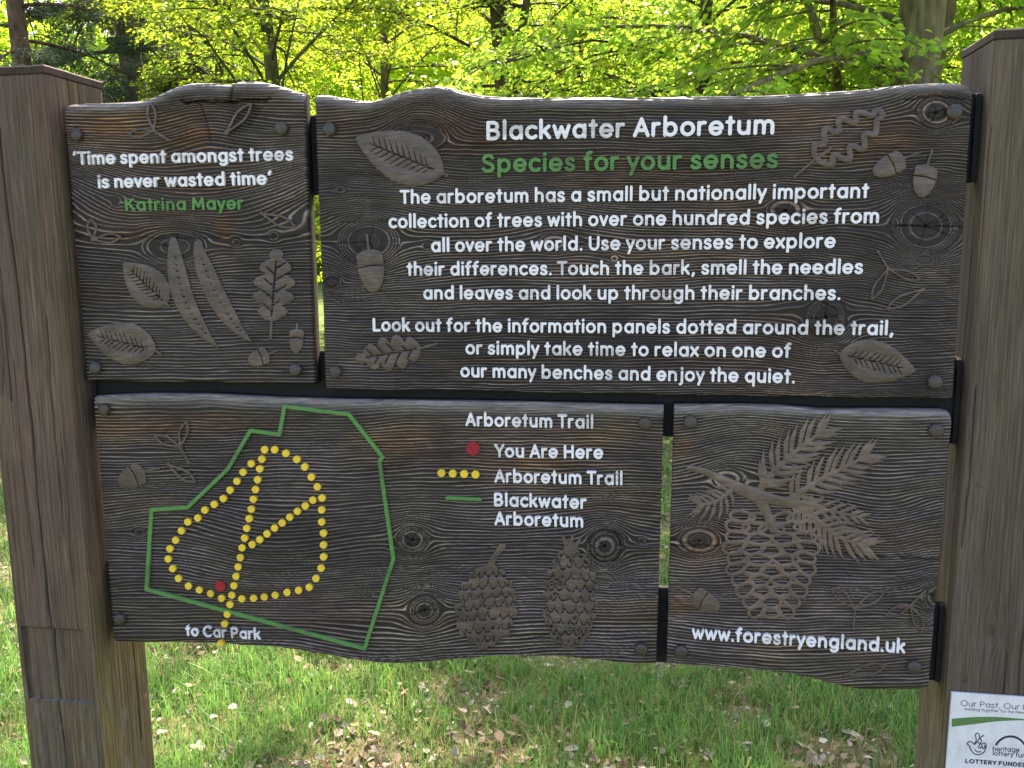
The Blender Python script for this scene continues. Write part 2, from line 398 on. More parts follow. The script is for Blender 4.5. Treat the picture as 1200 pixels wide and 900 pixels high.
def leaves_mesh(P, dirs, L, W, tones, tilt=0.6, tr=None):
    """folded ovate leaves at P pointing along dirs"""
    n = len(P)
    d = dirs/(np.linalg.norm(dirs, axis=1)[:, None]+1e-9)
    up = np.stack([rng.normal(0, tilt, n), rng.normal(0, tilt, n), np.ones(n)], 1)
    s = np.cross(d, up); s /= np.linalg.norm(s, axis=1)[:, None]+1e-9; nn = np.cross(s, d)
    L = L[:, None]; W = W[:, None]; droop = rng.random(n)[:, None]*0.35*L
    V = np.zeros((n, 6, 3))
    V[:, 0] = P; V[:, 1] = P+d*L*0.3+s*W*0.5+nn*W*0.14; V[:, 2] = P+d*L*0.68+s*W*0.40+nn*W*0.10-nn*droop*0.3
    V[:, 3] = P+d*L-nn*droop; V[:, 4] = P+d*L*0.68-s*W*0.40+nn*W*0.10-nn*droop*0.3; V[:, 5] = P+d*L*0.3-s*W*0.5+nn*W*0.14
    b = np.arange(n)[:, None]*6
    Q = np.concatenate([b+np.array([0, 3, 2, 1]), b+np.array([0, 5, 4, 3])])
    return V.reshape(-1, 3), Q, np.repeat(tones[:, None], 6, 1).reshape(-1, 3)
M_BARK = mat('bark', (0.085, 0.07, 0.052), 0.9, True, (16, 16, 5), 0.6, 0.012, 0.15)
M_LEAF = leaf_mat('fresh_leaf', 0.70, (3.3, 3.0, 1.5), 0.45, 0.35)
M_NEEDLE = leaf_mat('needle', 0.25, (1.4, 1.4, 1.0), 0.6, 0.3)
def make_tree(name, label, cat, px, Y, h, r, zlo, zhi, limbs, reach, leaf, tone, seed, needle=False, bark=(0.085, 0.07, 0.052), lean=0.0, dens=1.25, stems=(), droop=0.42, group='trees behind the sign'):
    st = np.random.default_rng(seed)
    p0 = at(px, 60, Y); x0, y0 = float(p0[0]), Y; z0 = float(ground_z(np.array(x0), np.array(y0)))-0.05
    root = empty(name, (x0, y0, z0), label, cat, group)
    t = np.linspace(0, 1, 14)
    def trunk_line(ox, oy, lx, ly, hh, rr):
        return np.stack([x0+ox+lx*t*hh+0.13*np.sin(t*9+seed), y0+oy+ly*t*hh+0.10*np.cos(t*7+seed), z0+t*hh], 1), rr*(1.25*np.exp(-t*14)+1-0.85*t)
    lines = [trunk_line(-lean*(4-z0)*1.0, 0, lean, 0, h, r)]
    for ox, oy, lx, ly, hh, rr in stems: lines.append(trunk_line(ox-lx*4, oy, lx, ly, hh, rr))
    v, q_ = tubes(lines, 12)
    bn = fbm(v[:, 0]*6+v[:, 1]*6, v[:, 2]*2.2, seed, 3)[:, None]
    moss = sst(0.5, 0.7, fbm(v[:, 0]*4+9, v[:, 2]*1.3+v[:, 1]*3, seed+5, 3))[:, None]*(0.0 if needle else 0.7)
    c = np.array(bark)*(0.55+0.9*bn); c = c*(1-moss)+np.array([0.13, 0.125, 0.03])*moss
    npmesh('trunk', v, q_, None, M_BARK, root, c, True)
    bl = []; LP = []; LD = []
    main = lines[0][0]
    for i in range(limbs):
        zz = zlo+(zhi-zlo)*((i+st.random())/limbs)**1.1; src = lines[st.integers(0, len(lines))][0] if len(lines) > 1 else main
        b0 = np.array([np.interp(zz, src[:, 2], src[:, k]) for k in range(3)]); b0[2] = zz
        az = i*2.39996+st.normal(0, 0.3); L = reach*(0.55+0.6*st.random())*(1.0-0.55*max(0, (zz-z0)/h-0.25))
        el = st.normal(0.42, 0.28) if not needle else st.normal(-0.05, 0.12)
        k = 9; tt = np.linspace(0, 1, k)
        d = np.stack([np.cos(az+0.35*tt*st.normal()), np.sin(az+0.35*tt*st.normal()), np.full(k, math.tan(el))-droop*2*tt], 1)
        step = L/(k-1); pts = b0+np.concatenate([[[0, 0, 0]], np.cumsum(d[:-1]*step, 0)])+st.normal(0, 0.025, (k, 3))*tt[:, None]
        rad = r*0.18*(1-0.9*tt)*(0.6+0.5*st.random())+0.004
        bl.append((pts, rad))
        for s in range(int(3+L*4.2)):
            u = 0.18+0.82*st.random(); base = np.array([np.interp(u, tt, pts[:, j]) for j in range(3)])
            la = az+(1 if s % 2 else -1)*st.uniform(0.5, 1.25); sl = (0.35+0.5*st.random())*(1.15-u)*L*0.42+0.22
            kk = 5; t5 = np.linspace(0, 1, kk)
            sp = base+np.stack([np.cos(la)*sl*t5, np.sin(la)*sl*t5, sl*(0.08*t5-0.35*droop*2*t5**2)+st.normal(0, 0.02, kk)*t5], 1)
            if s % 2 == 0 or sl > 0.7: bl.append((sp, 0.008*(1-0.85*t5)+0.0022))
            nl = max(4, int(sl*62*dens))
            uu = st.random(nl)**0.75
            P = np.stack([np.interp(uu, t5, sp[:, j]) for j in range(3)], 1)
            side = st.choice([-1, 1], nl); off = st.random(nl)*0.16*(1.1-0.6*uu)
            P[:, 0] += -np.sin(la)*side*off; P[:, 1] += np.cos(la)*side*off; P[:, 2] += st.normal(0, 0.045, nl)
            D = np.stack([np.cos(la+side*0.8), np.sin(la+side*0.8), st.normal(-0.25, 0.35, nl)], 1)
            LP.append(P); LD.append(D)
    v, q_ = tubes(bl, 5)
    bn = fbm(v[:, 0]*5+v[:, 1]*3, v[:, 2]*5, seed+3, 2)[:, None]
    npmesh('branches', v, q_, None, M_BARK, root, np.array(bark)*(0.5+0.8*bn), True)
    LP = np.concatenate(LP); LD = np.concatenate(LD); n = len(LP)
    cl = fbm(LP[:, 0]*1.6+LP[:, 2], LP[:, 1]*1.6-LP[:, 2], seed+8, 3)[:, None]
    tn = np.array(tone)*(0.55+0.9*cl)*(0.75+0.5*st.random((n, 1)))
    tn[:, 0] *= 0.8+0.4*st.random(n)
    Ls = leaf*(0.55+0.65*st.random(n)); Ws = Ls*(0.62 if not needle else 0.16)
    v, q_, c = leaves_mesh(LP, LD, Ls, Ws, tn, 0.75)
    npmesh('crown', v, q_, None, M_NEEDLE if needle else M_LEAF, root, c, False)
    return n
YG = (0.120, 0.185, 0.028); MG = (0.118, 0.205, 0.042); DG = (0.05, 0.10, 0.03); BLU = (0.085, 0.125, 0.085)
TREES = [
 ('broadleaf_tree', 'old mossy trunked tree rising just left of the right post', 'tree', dict(px=1068, Y=7.4, h=13, r=0.21, zlo=2.2, zhi=7.2, limbs=44, reach=3.0, leaf=0.085, tone=MG, seed=11, bark=(0.14, 0.12, 0.065), stems=((-0.17, -0.1, -0.02, 0, 9, 0.07), (0.42, 0.5, 0.16, 0.05, 9, 0.075), (-0.75, 0.4, -0.2, 0.1, 7, 0.06)))),
 ('broadleaf_tree', 'slender yellow green tree above the upper left board', 'tree', dict(px=306, Y=9.6, h=12, r=0.10, zlo=1.6, zhi=7.0, limbs=46, reach=2.5, leaf=0.06, tone=YG, seed=12, bark=(0.10, 0.10, 0.05))),
 ('broadleaf_tree', 'tree with dark slanting limb above the big board heading', 'tree', dict(px=588, Y=11.5, h=13, r=0.13, zlo=1.5, zhi=5.8, limbs=46, reach=3.4, leaf=0.06, tone=YG, seed=13, lean=0.02, stems=((0.35, 0.1, 0.14, 0, 9, 0.09),))),
 ('broadleaf_tree', 'thin straight trunked tree right of the slanting limb', 'tree', dict(px=686, Y=15.0, h=14, r=0.12, zlo=1.5, zhi=6.2, limbs=40, reach=3.4, leaf=0.065, tone=MG, seed=14)),
 ('broadleaf_tree', 'tree with long horizontal boughs above the word arboretum', 'tree', dict(px=840, Y=8.8, h=12, r=0.08, zlo=2.0, zhi=6.4, limbs=42, reach=3.3, leaf=0.068, tone=MG, seed=15)),
 ('broadleaf_tree', 'pale stemmed leaning tree left of the mossy trunk', 'tree', dict(px=985, Y=12.5, h=12, r=0.12, zlo=1.5, zhi=5.8, limbs=40, reach=3.2, leaf=0.065, tone=YG, seed=16, lean=-0.12, bark=(0.22, 0.18, 0.14))),
 ('broadleaf_tree', 'bright yellow green tree behind the gap between upper boards', 'tree', dict(px=440, Y=14.0, h=13, r=0.09, zlo=1.0, zhi=5.8, limbs=48, reach=3.6, leaf=0.065, tone=YG, seed=17, bark=(0.14, 0.11, 0.08))),
 ('conifer_tree', 'brown trunked conifer with bare twigs at the far left edge', 'conifer', dict(px=12, Y=11.5, h=16, r=0.15, zlo=2.2, zhi=12, limbs=44, reach=2.6, leaf=0.10, tone=BLU, seed=18, needle=True, bark=(0.11, 0.07, 0.052), dens=2.2)),
 ('conifer_tree', 'dark blue green conifer above the left post top', 'conifer', dict(px=150, Y=15.0, h=18, r=0.24, zlo=1.0, zhi=13, limbs=70, reach=3.4, leaf=0.12, tone=(0.07, 0.115, 0.06), seed=19, needle=True, dens=3.6, droop=0.45)),
 ('broadleaf_tree', 'mid green tree peeping over the right post top', 'tree', dict(px=1215, Y=10.5, h=12, r=0.15, zlo=1.5, zhi=6, limbs=42, reach=3.2, leaf=0.075, tone=MG, seed=20)),
 ('broadleaf_tree', 'yellow leaved tree reaching in front of the dark conifer', 'tree', dict(px=262, Y=12.6, h=11, r=0.09, zlo=1.2, zhi=5.8, limbs=40, reach=2.4, leaf=0.06, tone=YG, seed=21)),
]
NL = 0
for nm, lb, ct, kw in TREES: NL += make_tree(nm, lb, ct, **kw)
# the wood farther back reads as one mass
n = 210000
x = rng.uniform(-56, 34, n); y = 30+rng.gamma(2.0, 3.2, n); zt = 12*(0.7+0.5*fbm(x*0.12, y*0.12, 71, 3))
z = ground_z(x, y)+zt*rng.random(n)**1.15
cl = fbm(x*0.55+z*0.3, z*0.6+y*0.2, 72, 4); keep = cl > 0.24; x, y, z, cl = x[keep], y[keep], z[keep], cl[keep]; n = len(x)
sp = fbm(x*0.16+4, y*0.16, 73, 2)[:, None]
tn = (np.array(YG)*sst(.42, .55, sp)+np.array([0.10, 0.165, 0.05])*(1-sst(.42, .55, sp)))*(0.8+0.8*cl[:, None])*(0.75+0.5*rng.random((n, 1)))
Ls = 0.22+0.24*rng.random(n)
v, q_, c = leaves_mesh(np.stack([x, y, z], 1), np.stack([rng.normal(0, 1, n), rng.normal(0, 1, n), rng.normal(-0.2, 0.5, n)], 1), Ls, Ls*0.7, tn, 0.8)
o = npmesh('woodland', v, q_, None, M_LEAF, None, c, False)
o['kind'] = 'stuff'; o['label'] = 'sunlit green wood far behind the sign'; o['category'] = 'woodland'

# ------------------------------------------------------------------ the sign
SIGN = empty('information_sign', (-0.35, 1.87, 0.0), 'large weathered wooden information sign of four carved boards bolted between two square posts', 'sign')

def grain(px, py, knots, spacing, seed, warp=6.0, bends=()):
    """level field of the wood grain: lines flow past each knot, rings lie inside it"""
    psi = py + warp*(fbm(px/170+seed, py/55, seed, 3)-0.5)*2 + 1.3*(fbm(px/60, py/13+seed, seed+1, 3)-0.5)*2
    for kind, cx, cy, wx, wy, A in bends:
        if kind == 'sag': psi = psi+A*((px-cx)/wx)**2*np.exp(-((py-cy)/wy)**2)
        else: psi = psi+A*np.exp(-((px-cx)/wx)**2-((py-cy)/wy)**2)
    ring = np.zeros(px.shape); core = np.full(px.shape, 9.0)
    base = psi.copy()
    for kx, ky, R, st_ in knots:
        dx = (px-kx)/st_; dy = py-ky
        wob = 1+0.16*(fbm(px/R*0.9+kx, py/R*0.9+ky, seed+5, 2)-0.5)
        d = np.hypot(dx, dy)*wob
        out = -R*R*dy/np.maximum(d*d, R*R)
        base = base + np.where(d > R, out*np.exp(-np.maximum(d-R, 0)/(4.5*R)), 0)
    psi = base
    for kx, ky, R, st_ in knots:
        dx = (px-kx)/st_; dy = py-ky
        wob = 1+0.16*(fbm(px/R*0.9+kx, py/R*0.9+ky, seed+5, 2)-0.5)
        d = np.hypot(dx, dy)*wob
        ins = d < R
        rw = R*(d/R+0.10*np.sin(d/R*9+kx))
        psi = np.where(ins, ky+(R-rw)*0.92, psi); core = np.minimum(core, d/R)
    ph = psi/spacing + 1.1*fbm(psi/34.0, np.full(px.shape, 3.3)+px/900, seed+9, 3)*2
    c = 0.5+0.5*np.cos(2*np.pi*ph+1.1*np.sin(2*np.pi*ph))
    return c**1.9, core, psi

def make_board(label, top, bot, left, right, knots, seed, spacing=4.5, r_top=0.02, r_bot=0.004, thick=0.042, cracks=(), stain=(), hollow=(), algae=0.0, step=(1.2, 0.68), depth=0.0042, bends=()):
    (lx0, ly0), (lx1, ly1) = left; (rx0, ry0), (rx1, ry1) = right
    W = max(rx0, rx1)-min(lx0, lx1); H = max(b[1] for b in bot)-min(a[1] for a in top)
    nu = int(W/step[0]); nv = int(H/step[1])
    def warp_end(n):                       # a few extra rows close to the edges
        t = np.linspace(0, 1, n); return t
    u = np.linspace(0, 1, nu)[None, :]; v = warp_end(nv)[:, None]
    ty = np.interp(u[0]*W+min(lx0, lx1), [p[0] for p in top], [p[1] for p in top])[None, :]
    by = np.interp(u[0]*W+min(lx0, lx1), [p[0] for p in bot], [p[1] for p in bot])[None, :]
    py = ty+(by-ty)*v
    lx = lx0+(py-ly0)/(ly1-ly0)*(lx1-lx0); rx = rx0+(py-ry0)/(ry1-ry0)*(rx1-rx0)
    px = lx+(rx-lx)*u
    # outline follows the true x
    ty = np.interp(px, [p[0] for p in top], [p[1] for p in top]); by = np.interp(px, [p[0] for p in bot], [p[1] for p in bot])
    py = ty+(by-ty)*v
    edge_n = (fbm(px/9, py/9, seed+31, 3)-0.5)
    c, core, psi = grain(px, py, knots, spacing, seed, 6.0, bends)
    line = 0.45+1.15*noise(psi/spacing*0.55+40, px/260, seed+27)
    amp = depth*(0.40+0.85*fbm(px/90, py/60, seed+21, 3))*line
    amp = amp*(0.12+0.88*sst(0.28, 0.62, core))
    dep = amp*(1-c)                                    # metres behind the face
    dep = dep+0.0007*(fbm(px/5, py/2.2, seed+22, 3)-0.3)+0.0025*(fbm(px/60, py/40, seed+23, 2)-0.5)
    P = (px, py)
    crk = np.zeros(px.shape)
    for pts, wd, dp in cracks:
        wob = (fbm(px/7, py/7, seed+41, 2)-0.5)*3.0
        d = np.maximum(d_stroke((px, py+wob), pts, 0.0), 0)
        e = np.exp(-(d/wd)**2); dep = dep+dp*e; crk = np.maximum(crk, e)
    for kx, ky, R, st_ in knots:                       # checks radiating from knot centres
        if R < 14: continue
        kr = np.random.default_rng(int(kx*7+ky)); r2 = min(R*0.75, 26)
        for a in kr.random(6)*6.283:
            p1 = (kx+st_*r2*math.cos(a)*(0.6+0.5*kr.random()), ky+r2*math.sin(a)*(0.6+0.5*kr.random()))
            e = np.exp(-(np.maximum(d_stroke((px, py+(fbm(px/5, py/5, seed+43, 2)-0.5)*2.5), [(kx, ky), p1], 0.0), 0)/0.8)**2)
            dep = dep+0.0025*e; crk = np.maximum(crk, 0.8*e)
    for poly, dp, soft in hollow:
        d = d_poly(P, poly); dep = dep+dp*sst(soft, -soft, d)
    # rounded edges, measured in metres
    mpp = 0.00175
    tt = (py-ty)*mpp; tb = (by-py)*mpp; tlft = (px-lx)*mpp*1.0; trgt = (rx-px)*mpp
    def rnd(t, R): s = np.clip(1-t/R, 0, 1); return R*(1-np.sqrt(np.maximum(1-s*s, 0)))
    dep = dep+rnd(tt, r_top*(0.75+0.5*fbm(px/60, px*0, seed+51, 2)))+rnd(tb, r_bot)+rnd(tlft, 0.0035)+rnd(trgt, 0.0035)
    X, Z = plane(px, py)
    Vf = np.stack([X, BOARD_Y+dep, Z], -1)
    # colour of the timber: pale worn ridges, dark soft wood, brown and green weather stains
    k = c*(0.35+1.3*fbm(px/26, py/4, seed+61, 3))*np.clip(amp/depth*1.5, 0.15, 1.25)
    big = fbm(px/120+3, py/80, seed+62, 3)[..., None]
    colr = np.array([0.0130, 0.0096, 0.0082])*(1-k[..., None])+np.array([0.212, 0.168, 0.145])*k[..., None]
    colr = colr*(0.30+1.42*big)
    st0 = sst(0.56, 0.74, fbm(px/150+8, py/42+2, seed+63, 4))*0.25
    for sx, sy, sr, sh, am in stain:
        st0 = np.maximum(st0, am*np.exp(-((px-sx)/sr)**2-((py-sy)/sh)**2)*(0.4+1.0*fbm(px/20, py/9, seed+64, 3)))
    st0 = np.clip(st0*0.95, 0, 1)[..., None]
    colr = colr*(1-st0)+colr*np.array([1.75, 1.08, 0.55])*st0
    if algae:
        ag = algae*sst(0.42, 0.62, fbm(px/70, py/30, seed+65, 4))[..., None]; colr = colr*(1-ag)+colr*np.array([1.25, 1.4, 0.85])*ag
    tk = sst(0.03, 0.0, np.maximum(tt, 0))[..., None]*0.75      # worn top edge, also paled to paint in light from the sky
    colr = colr*(1-tk)+np.array([0.25, 0.235, 0.22])*tk*(0.5+0.9*fbm(px/30, py/2.0, seed+66, 3)[..., None])
    colr = colr*(1-0.75*crk[..., None])
    kn = sst(0.75, 0.3, core)[..., None]; colr = colr*(1-0.10*kn)
    # solid: front grid, four walls, back
    nb = nu*nv; I = np.arange(nb).reshape(nv, nu)
    Qf = np.stack([I[:-1, :-1], I[1:, :-1], I[1:, 1:], I[:-1, 1:]], -1).reshape(-1, 4)
    ring = np.concatenate([I[0, :], I[1:, -1], I[-1, -2::-1], I[-2:0:-1, 0]])
    Vr = Vf.reshape(-1, 3)[ring].copy(); rows = []
    for f in (0.4, 1.0):
        r2 = Vr.copy(); r2[:, 1] = Vr[:, 1]*(1-f)+(BOARD_Y+thick)*f; rows.append(r2)
    L = len(ring); a = ring; Qs = []
    idx = [ring, nb+np.arange(L), nb+L+np.arange(L)]
    for i in range(2):
        A, B = idx[i], idx[i+1]; Qs.append(np.stack([A, np.roll(A, -1), np.roll(B, -1), B], -1))
    V_ = np.concatenate([Vf.reshape(-1, 3)]+rows+[np.array([[Vr[:, 0].mean(), BOARD_Y+thick, Vr[:, 2].mean()]])])
    cen = len(V_)-1; B = idx[2]; Tb = np.stack([B, np.roll(B, -1), np.full(L, cen)], -1)
    cside = np.tile(np.array([[0.028, 0.023, 0.019]]), (2*L+1, 1))*(0.7+0.6*fbm(np.arange(2*L+1)/9.0, np.zeros(2*L+1), seed, 3)[:, None])
    o = npmesh('board', V_, np.concatenate([Qf]+Qs), Tb, M_BOARD, SIGN, np.concatenate([colr.reshape(-1, 3), cside]), True)
    o['label'] = label
    return o

def circ(x, y, r, n=10, a0=0): return [(x+r*math.cos(a0+2*math.pi*i/n), y+r*math.sin(a0+2*math.pi*i/n)) for i in range(n)]
B_TL = make_board('upper left board with the white tree quotation and carved leaves',
    [(60, 121.5), (73, 121), (100, 119), (130, 118.5), (160, 117), (175, 113), (190, 106), (205, 99), (220, 95.5), (240, 95), (258, 96.5), (266, 97), (274, 94), (290, 93), (310, 95.5), (330, 101), (345, 106), (356, 108), (380, 110)],
    [(60, 446.5), (101, 446.7), (180, 447.5), (250, 448), (320, 449), (368, 450), (400, 451)],
    ((73, 121), (101, 447)), ((354, 108), (368, 450)),
    [(205, 289, 20, 1.9), (320, 276.5, 5, 1), (276, 284, 5, 1), (135, 236, 5, 1)], 101, 3.9, 0.024, 0.005,
    cracks=[([(212, 119.5), (240, 119), (270, 118.5), (300, 117.5), (316, 115.5)], 1.5, 0.010), ([(88, 277), (200, 279), (357, 277)], 0.7, 0.002), ([(231, 120), (240, 145), (243, 162)], 0.9, 0.004), ([(268, 118), (272, 97)], 2.0, 0.006)],
    stain=[(228, 165, 26, 40, 1.0), (140, 148, 70, 22, 0.9), (195, 175, 60, 30, 0.6), (150, 268, 40, 12, 0.8), (260, 270, 14, 25, 0.9), (225, 215, 50, 30, 0.6), (130, 335, 60, 8, 0.3)],
    hollow=[([(216, 121), (268, 119), (312, 118), (300, 136), (290, 150), (278, 168), (262, 178), (246, 168), (234, 148), (224, 134)], 0.008, 4.0)], bends=[('sag', 222, 222, 130, 46, 34), ('bump', 240, 150, 45, 40, 16)])
B_TR = make_board('large upper right board with the white arboretum heading and paragraph',
    [(355, 109.5), (368, 110), (380, 110), (400, 113), (420, 116.5), (433, 117), (450, 112), (470, 105), (490, 101), (510, 99.5), (525, 101), (545, 107), (565, 110.5), (590, 112), (640, 112.5), (700, 112), (760, 112), (830, 111), (890, 110), (950, 107), (1000, 104), (1040, 100), (1070, 96.5), (1100, 95), (1125, 95), (1136, 98), (1141, 104), (1150, 115)],
    [(360, 455), (381, 455), (500, 458), (650, 460), (800, 463), (950, 465), (1117, 467), (1150, 467)],
    ((368, 110), (381, 455)), ((1141, 103), (1117, 467)),
    [(432, 283, 27, 1.35), (388, 331, 9, 1.3), (1085, 265, 34, 1.2), (921, 246, 14, 1.6), (968, 372, 24, 1.1), (1098, 131, 19, 1.3), (650, 284, 9, 1.8), (500, 288, 4, 1.2), (720, 303, 4, 1.2), (398, 222, 5, 1.5), (487, 162, 16, 2.2)], 202, 3.5, 0.022, 0.004,
    cracks=[([(1050, 265), (1133, 266)], 0.9, 0.004), ([(1060, 118), (1090, 112), (1130, 116)], 1.0, 0.004), ([(960, 352), (980, 362), (984, 380)], 0.9, 0.003), ([(640, 294), (700, 281)], 0.7, 0.002), ([(375, 286), (410, 284)], 0.7, 0.002), ([(380, 262), (470, 258), (560, 259)], 0.5, 0.0015)],
    stain=[(525, 150, 45, 22, 0.9), (940, 140, 90, 20, 0.5), (1040, 160, 40, 20, 1.0), (720, 190, 160, 14, 0.5), (860, 235, 60, 20, 0.4), (400, 140, 30, 25, 0.4), (560, 165, 50, 20, 0.7), (1000, 180, 60, 12, 0.8)], bends=[('bump', 497, 135, 38, 55, 20), ('bump', 1100, 110, 60, 60, 16), ('bump', 968, 352, 26, 30, -16), ('bump', 650, 265, 60, 40, 9)])
B_BL = make_board('lower left board with the yellow dotted trail map and legend',
    [(100, 465), (108, 464.8), (140, 463), (173, 462), (240, 462.5), (333, 467), (400, 469), (450, 469.5), (560, 471), (660, 473), (778, 476), (800, 476)],
    [(110, 753), (133, 754), (180, 755), (240, 756), (300, 759), (350, 764), (400, 773), (440, 779), (470, 780.5), (500, 779), (540, 775), (570, 772), (600, 771), (640, 771.5), (680, 774), (730, 779), (769, 781), (800, 781)],
    ((108, 465), (133, 754)), ((778, 476), (769, 781)),
    [(483, 633, 17, 1.15), (497, 716, 19, 1.1), (709, 641, 21, 1.05), (163, 624, 5, 1.5), (752, 634, 4, 1.2)], 303, 3.7, 0.012, 0.012,
    cracks=[(circ(709, 641, 19, 16)+[(728, 641)], 1.3, 0.006), ([(118, 622), (180, 625), (240, 624)], 0.6, 0.002), ([(600, 752), (640, 745), (690, 741)], 1.2, 0.004), ([(500, 645), (560, 640), (600, 648)], 0.5, 0.0015), ([(430, 700), (470, 690), (510, 695)], 0.6, 0.002)],
    stain=[(160, 500, 90, 14, 0.9), (250, 496, 80, 12, 0.8), (470, 520, 60, 25, 0.9), (610, 540, 110, 18, 0.6), (700, 512, 70, 18, 0.5), (130, 497, 50, 20, 0.7)], algae=0.4, bends=[('bump', 330, 650, 90, 60, -14), ('bump', 420, 770, 70, 40, -10), ('bump', 210, 600, 60, 40, 9)])
B_BR = make_board('lower right board with the carved fir branch and web address',
    [(780, 475), (790, 475), (830, 475), (870, 475), (910, 476), (940, 478.5), (960, 480.3), (1000, 480.5), (1060, 480.5), (1105, 481), (1113, 483), (1117, 488), (1130, 500)],
    [(760, 780), (780, 781), (820, 784), (870, 787), (920, 792), (950, 797), (970, 803), (990, 808), (1010, 811), (1040, 812), (1070, 811), (1088, 809), (1120, 807)],
    ((790, 475), (781, 781)), ((1117, 486), (1088, 810)),
    [(820, 634, 17, 1.5), (1098, 699, 18, 0.9), (852, 562, 12, 1.6)], 404, 3.7, 0.016, 0.016,
    cracks=[([(985, 650), (1040, 654), (1100, 656)], 0.8, 0.003), ([(785, 632), (812, 640), (845, 640)], 0.8, 0.003), ([(785, 640), (815, 641)], 0.7, 0.003)],
    stain=[(800, 525, 16, 14, 0.9), (830, 640, 40, 25, 0.7), (798, 710, 20, 10, 0.9)], algae=0.4, bends=[('bump', 880, 530, 60, 50, 18), ('bump', 1040, 610, 50, 60, -12), ('sag', 950, 770, 150, 60, 10)])

# ---- posts: dense vertical grain on all four sides, worn corners
def make_post(x0, x1, y0, y1, ztop, seed, tint, cracks, knots, label, recess=None, mossz=0.0):
    w_, d_ = x1-x0, y1-y0; ds = 0.0017
    def side(n): return np.linspace(0, 1, n, endpoint=False)
    per = []                                    # start at front left, go round counter clockwise seen from above
    for (ax, ay, bx, by, nxx, nyy) in ((x0, y0, x1, y0, 0, -1), (x1, y0, x1, y1, 1, 0), (x1, y1, x0, y1, 0, 1), (x0, y1, x0, y0, -1, 0)):
        L = math.hypot(bx-ax, by-ay); t = side(int(L/ds))
        for k in t: per.append((ax+(bx-ax)*k, ay+(by-ay)*k, nxx, nyy, L*k, L-L*k))
    per = np.array(per); S = np.arange(len(per))*ds
    zz = np.arange(-0.35, ztop-0.02, 0.005); zz = np.append(zz, ztop-0.020)
    if recess: zz = np.unique(np.concatenate([zz]+[zc+np.array([-0.0022, -0.0011, -0.0001, 0.0001, 0.0011, 0.0022]) for zc in recess[2:4]]))
    s2, z2 = np.meshgrid(S, zz)
    e = np.minimum(per[:, 4], per[:, 5])[None, :]; rr = 0.007
    q_ = np.clip(1-e/rr, 0, 1); inset = rr*(1-np.sqrt(np.maximum(1-q_*q_, 0)))*0.9+0*z2
    sw = s2*1000+7*(fbm(s2*12, z2*1.3, seed, 3)-0.5)*2
    for ks, kz, R in knots:                     # the grain steps sideways round a knot
        dx = s2-ks; dz = (z2-kz)/2.2; d2 = np.maximum(dx*dx+dz*dz, R*R); sw = sw-1000*R*R*dx/d2
    g1 = 0.5+0.5*np.cos(2*np.pi*(sw/6.5+1.5*fbm(sw/40, z2*0.3, seed+2, 2)*2))
    fine = np.clip((fbm(s2*330, z2*6, seed+3, 4)-0.5)*1.7+0.5, 0, 1)
    pk = np.random.default_rng(seed); cracks = list(cracks)
    for _ in range(16):
        a = pk.random()*S[-1]; zt = pk.random()*ztop; ln = pk.uniform(0.12, 0.6); cracks.append(([(a, zt), (a+pk.normal(0, 0.003), zt-ln*0.5), (a+pk.normal(0, 0.004), zt-ln)], pk.uniform(0.0009, 0.0014), pk.uniform(0.002, 0.004)))
    inset = inset+0.0010*(1-g1)*fbm(s2*20, z2*2, seed+4, 2)*1.6+0.0007*fine
    col_k = 0.45+0.5*fine+0.28*(g1-0.5)
    crk = np.zeros(s2.shape)
    for pts, wd, dp in cracks:
        wob = (fbm(s2*30, z2*6, seed+6, 3)-0.5)*0.012
        d = np.maximum(d_stroke((s2+wob, z2), pts, 0.0), 0); ee = np.exp(-(d/wd)**2); inset = inset+dp*ee; crk = np.maximum(crk, ee)
    for ks, kz, R in knots:
        d = np.hypot(s2-ks, z2-kz)/R; inset = inset+0.002*np.exp(-d**2*2)+0.0012*(0.5+0.5*np.cos(d*9))*(d < 1.6); col_k = col_k-0.25*np.exp(-d**2*1.3)
    if recess:
        sa, sb, za, zb, dp = recess
        m_ = (s2 > sa) & (s2 < sb) & (z2 > za) & (z2 < zb); ramp = np.clip((z2-za)/(zb-za), 0, 1)
        inset = inset+np.where(m_, dp, 0)
    V_ = np.zeros(s2.shape+(3,)); V_[..., 0] = per[:, 0][None]-per[:, 2][None]*inset; V_[..., 1] = per[:, 1][None]-per[:, 3][None]*inset; V_[..., 2] = z2
    # round off the corners toward the post's axis
    cx, cy = (x0+x1)/2, (y0+y1)/2
    cf = (q_*q_*0.0025)[..., None] if q_.ndim == 2 else 0
    V_[..., 0] -= np.sign(V_[..., 0]-cx)*(q_*q_*0.0022); V_[..., 1] -= np.sign(V_[..., 1]-cy)*(q_*q_*0.0022)
    big = fbm(s2*9, z2*1.6, seed+7, 3)
    c = np.array(tint)[None, None]*(0.45+1.1*np.clip(col_k, 0, 1.2))[..., None]*(0.6+0.8*big)[..., None]
    if mossz:
        side_in = (np.abs(per[:, 2]) > 0.5)[None, :]
        mm = (sst(0.38, 0.62, fbm(s2*14, z2*3.0, seed+8, 4))*(0.35+0.65*sst(1.0, 0.4, z2))*np.where(side_in, 1.0, 0.45)*mossz)
        mm = np.maximum(mm, np.where(side_in, 0.62*sst(1.0, 0.55, z2), 0.0)*mossz)[..., None]
        c = c*(1-mm)+np.array([0.165, 0.125, 0.045])*(0.45+fine[..., None])*mm
        li = (sst(0.62, 0.72, fbm(s2*60, z2*22, seed+12, 4))*sst(0.62, 0.45, z2))[..., None]*0.5
        c = c*(1-li)+np.array([0.17, 0.145, 0.125])*li
    c = c*(1-0.8*crk[..., None])
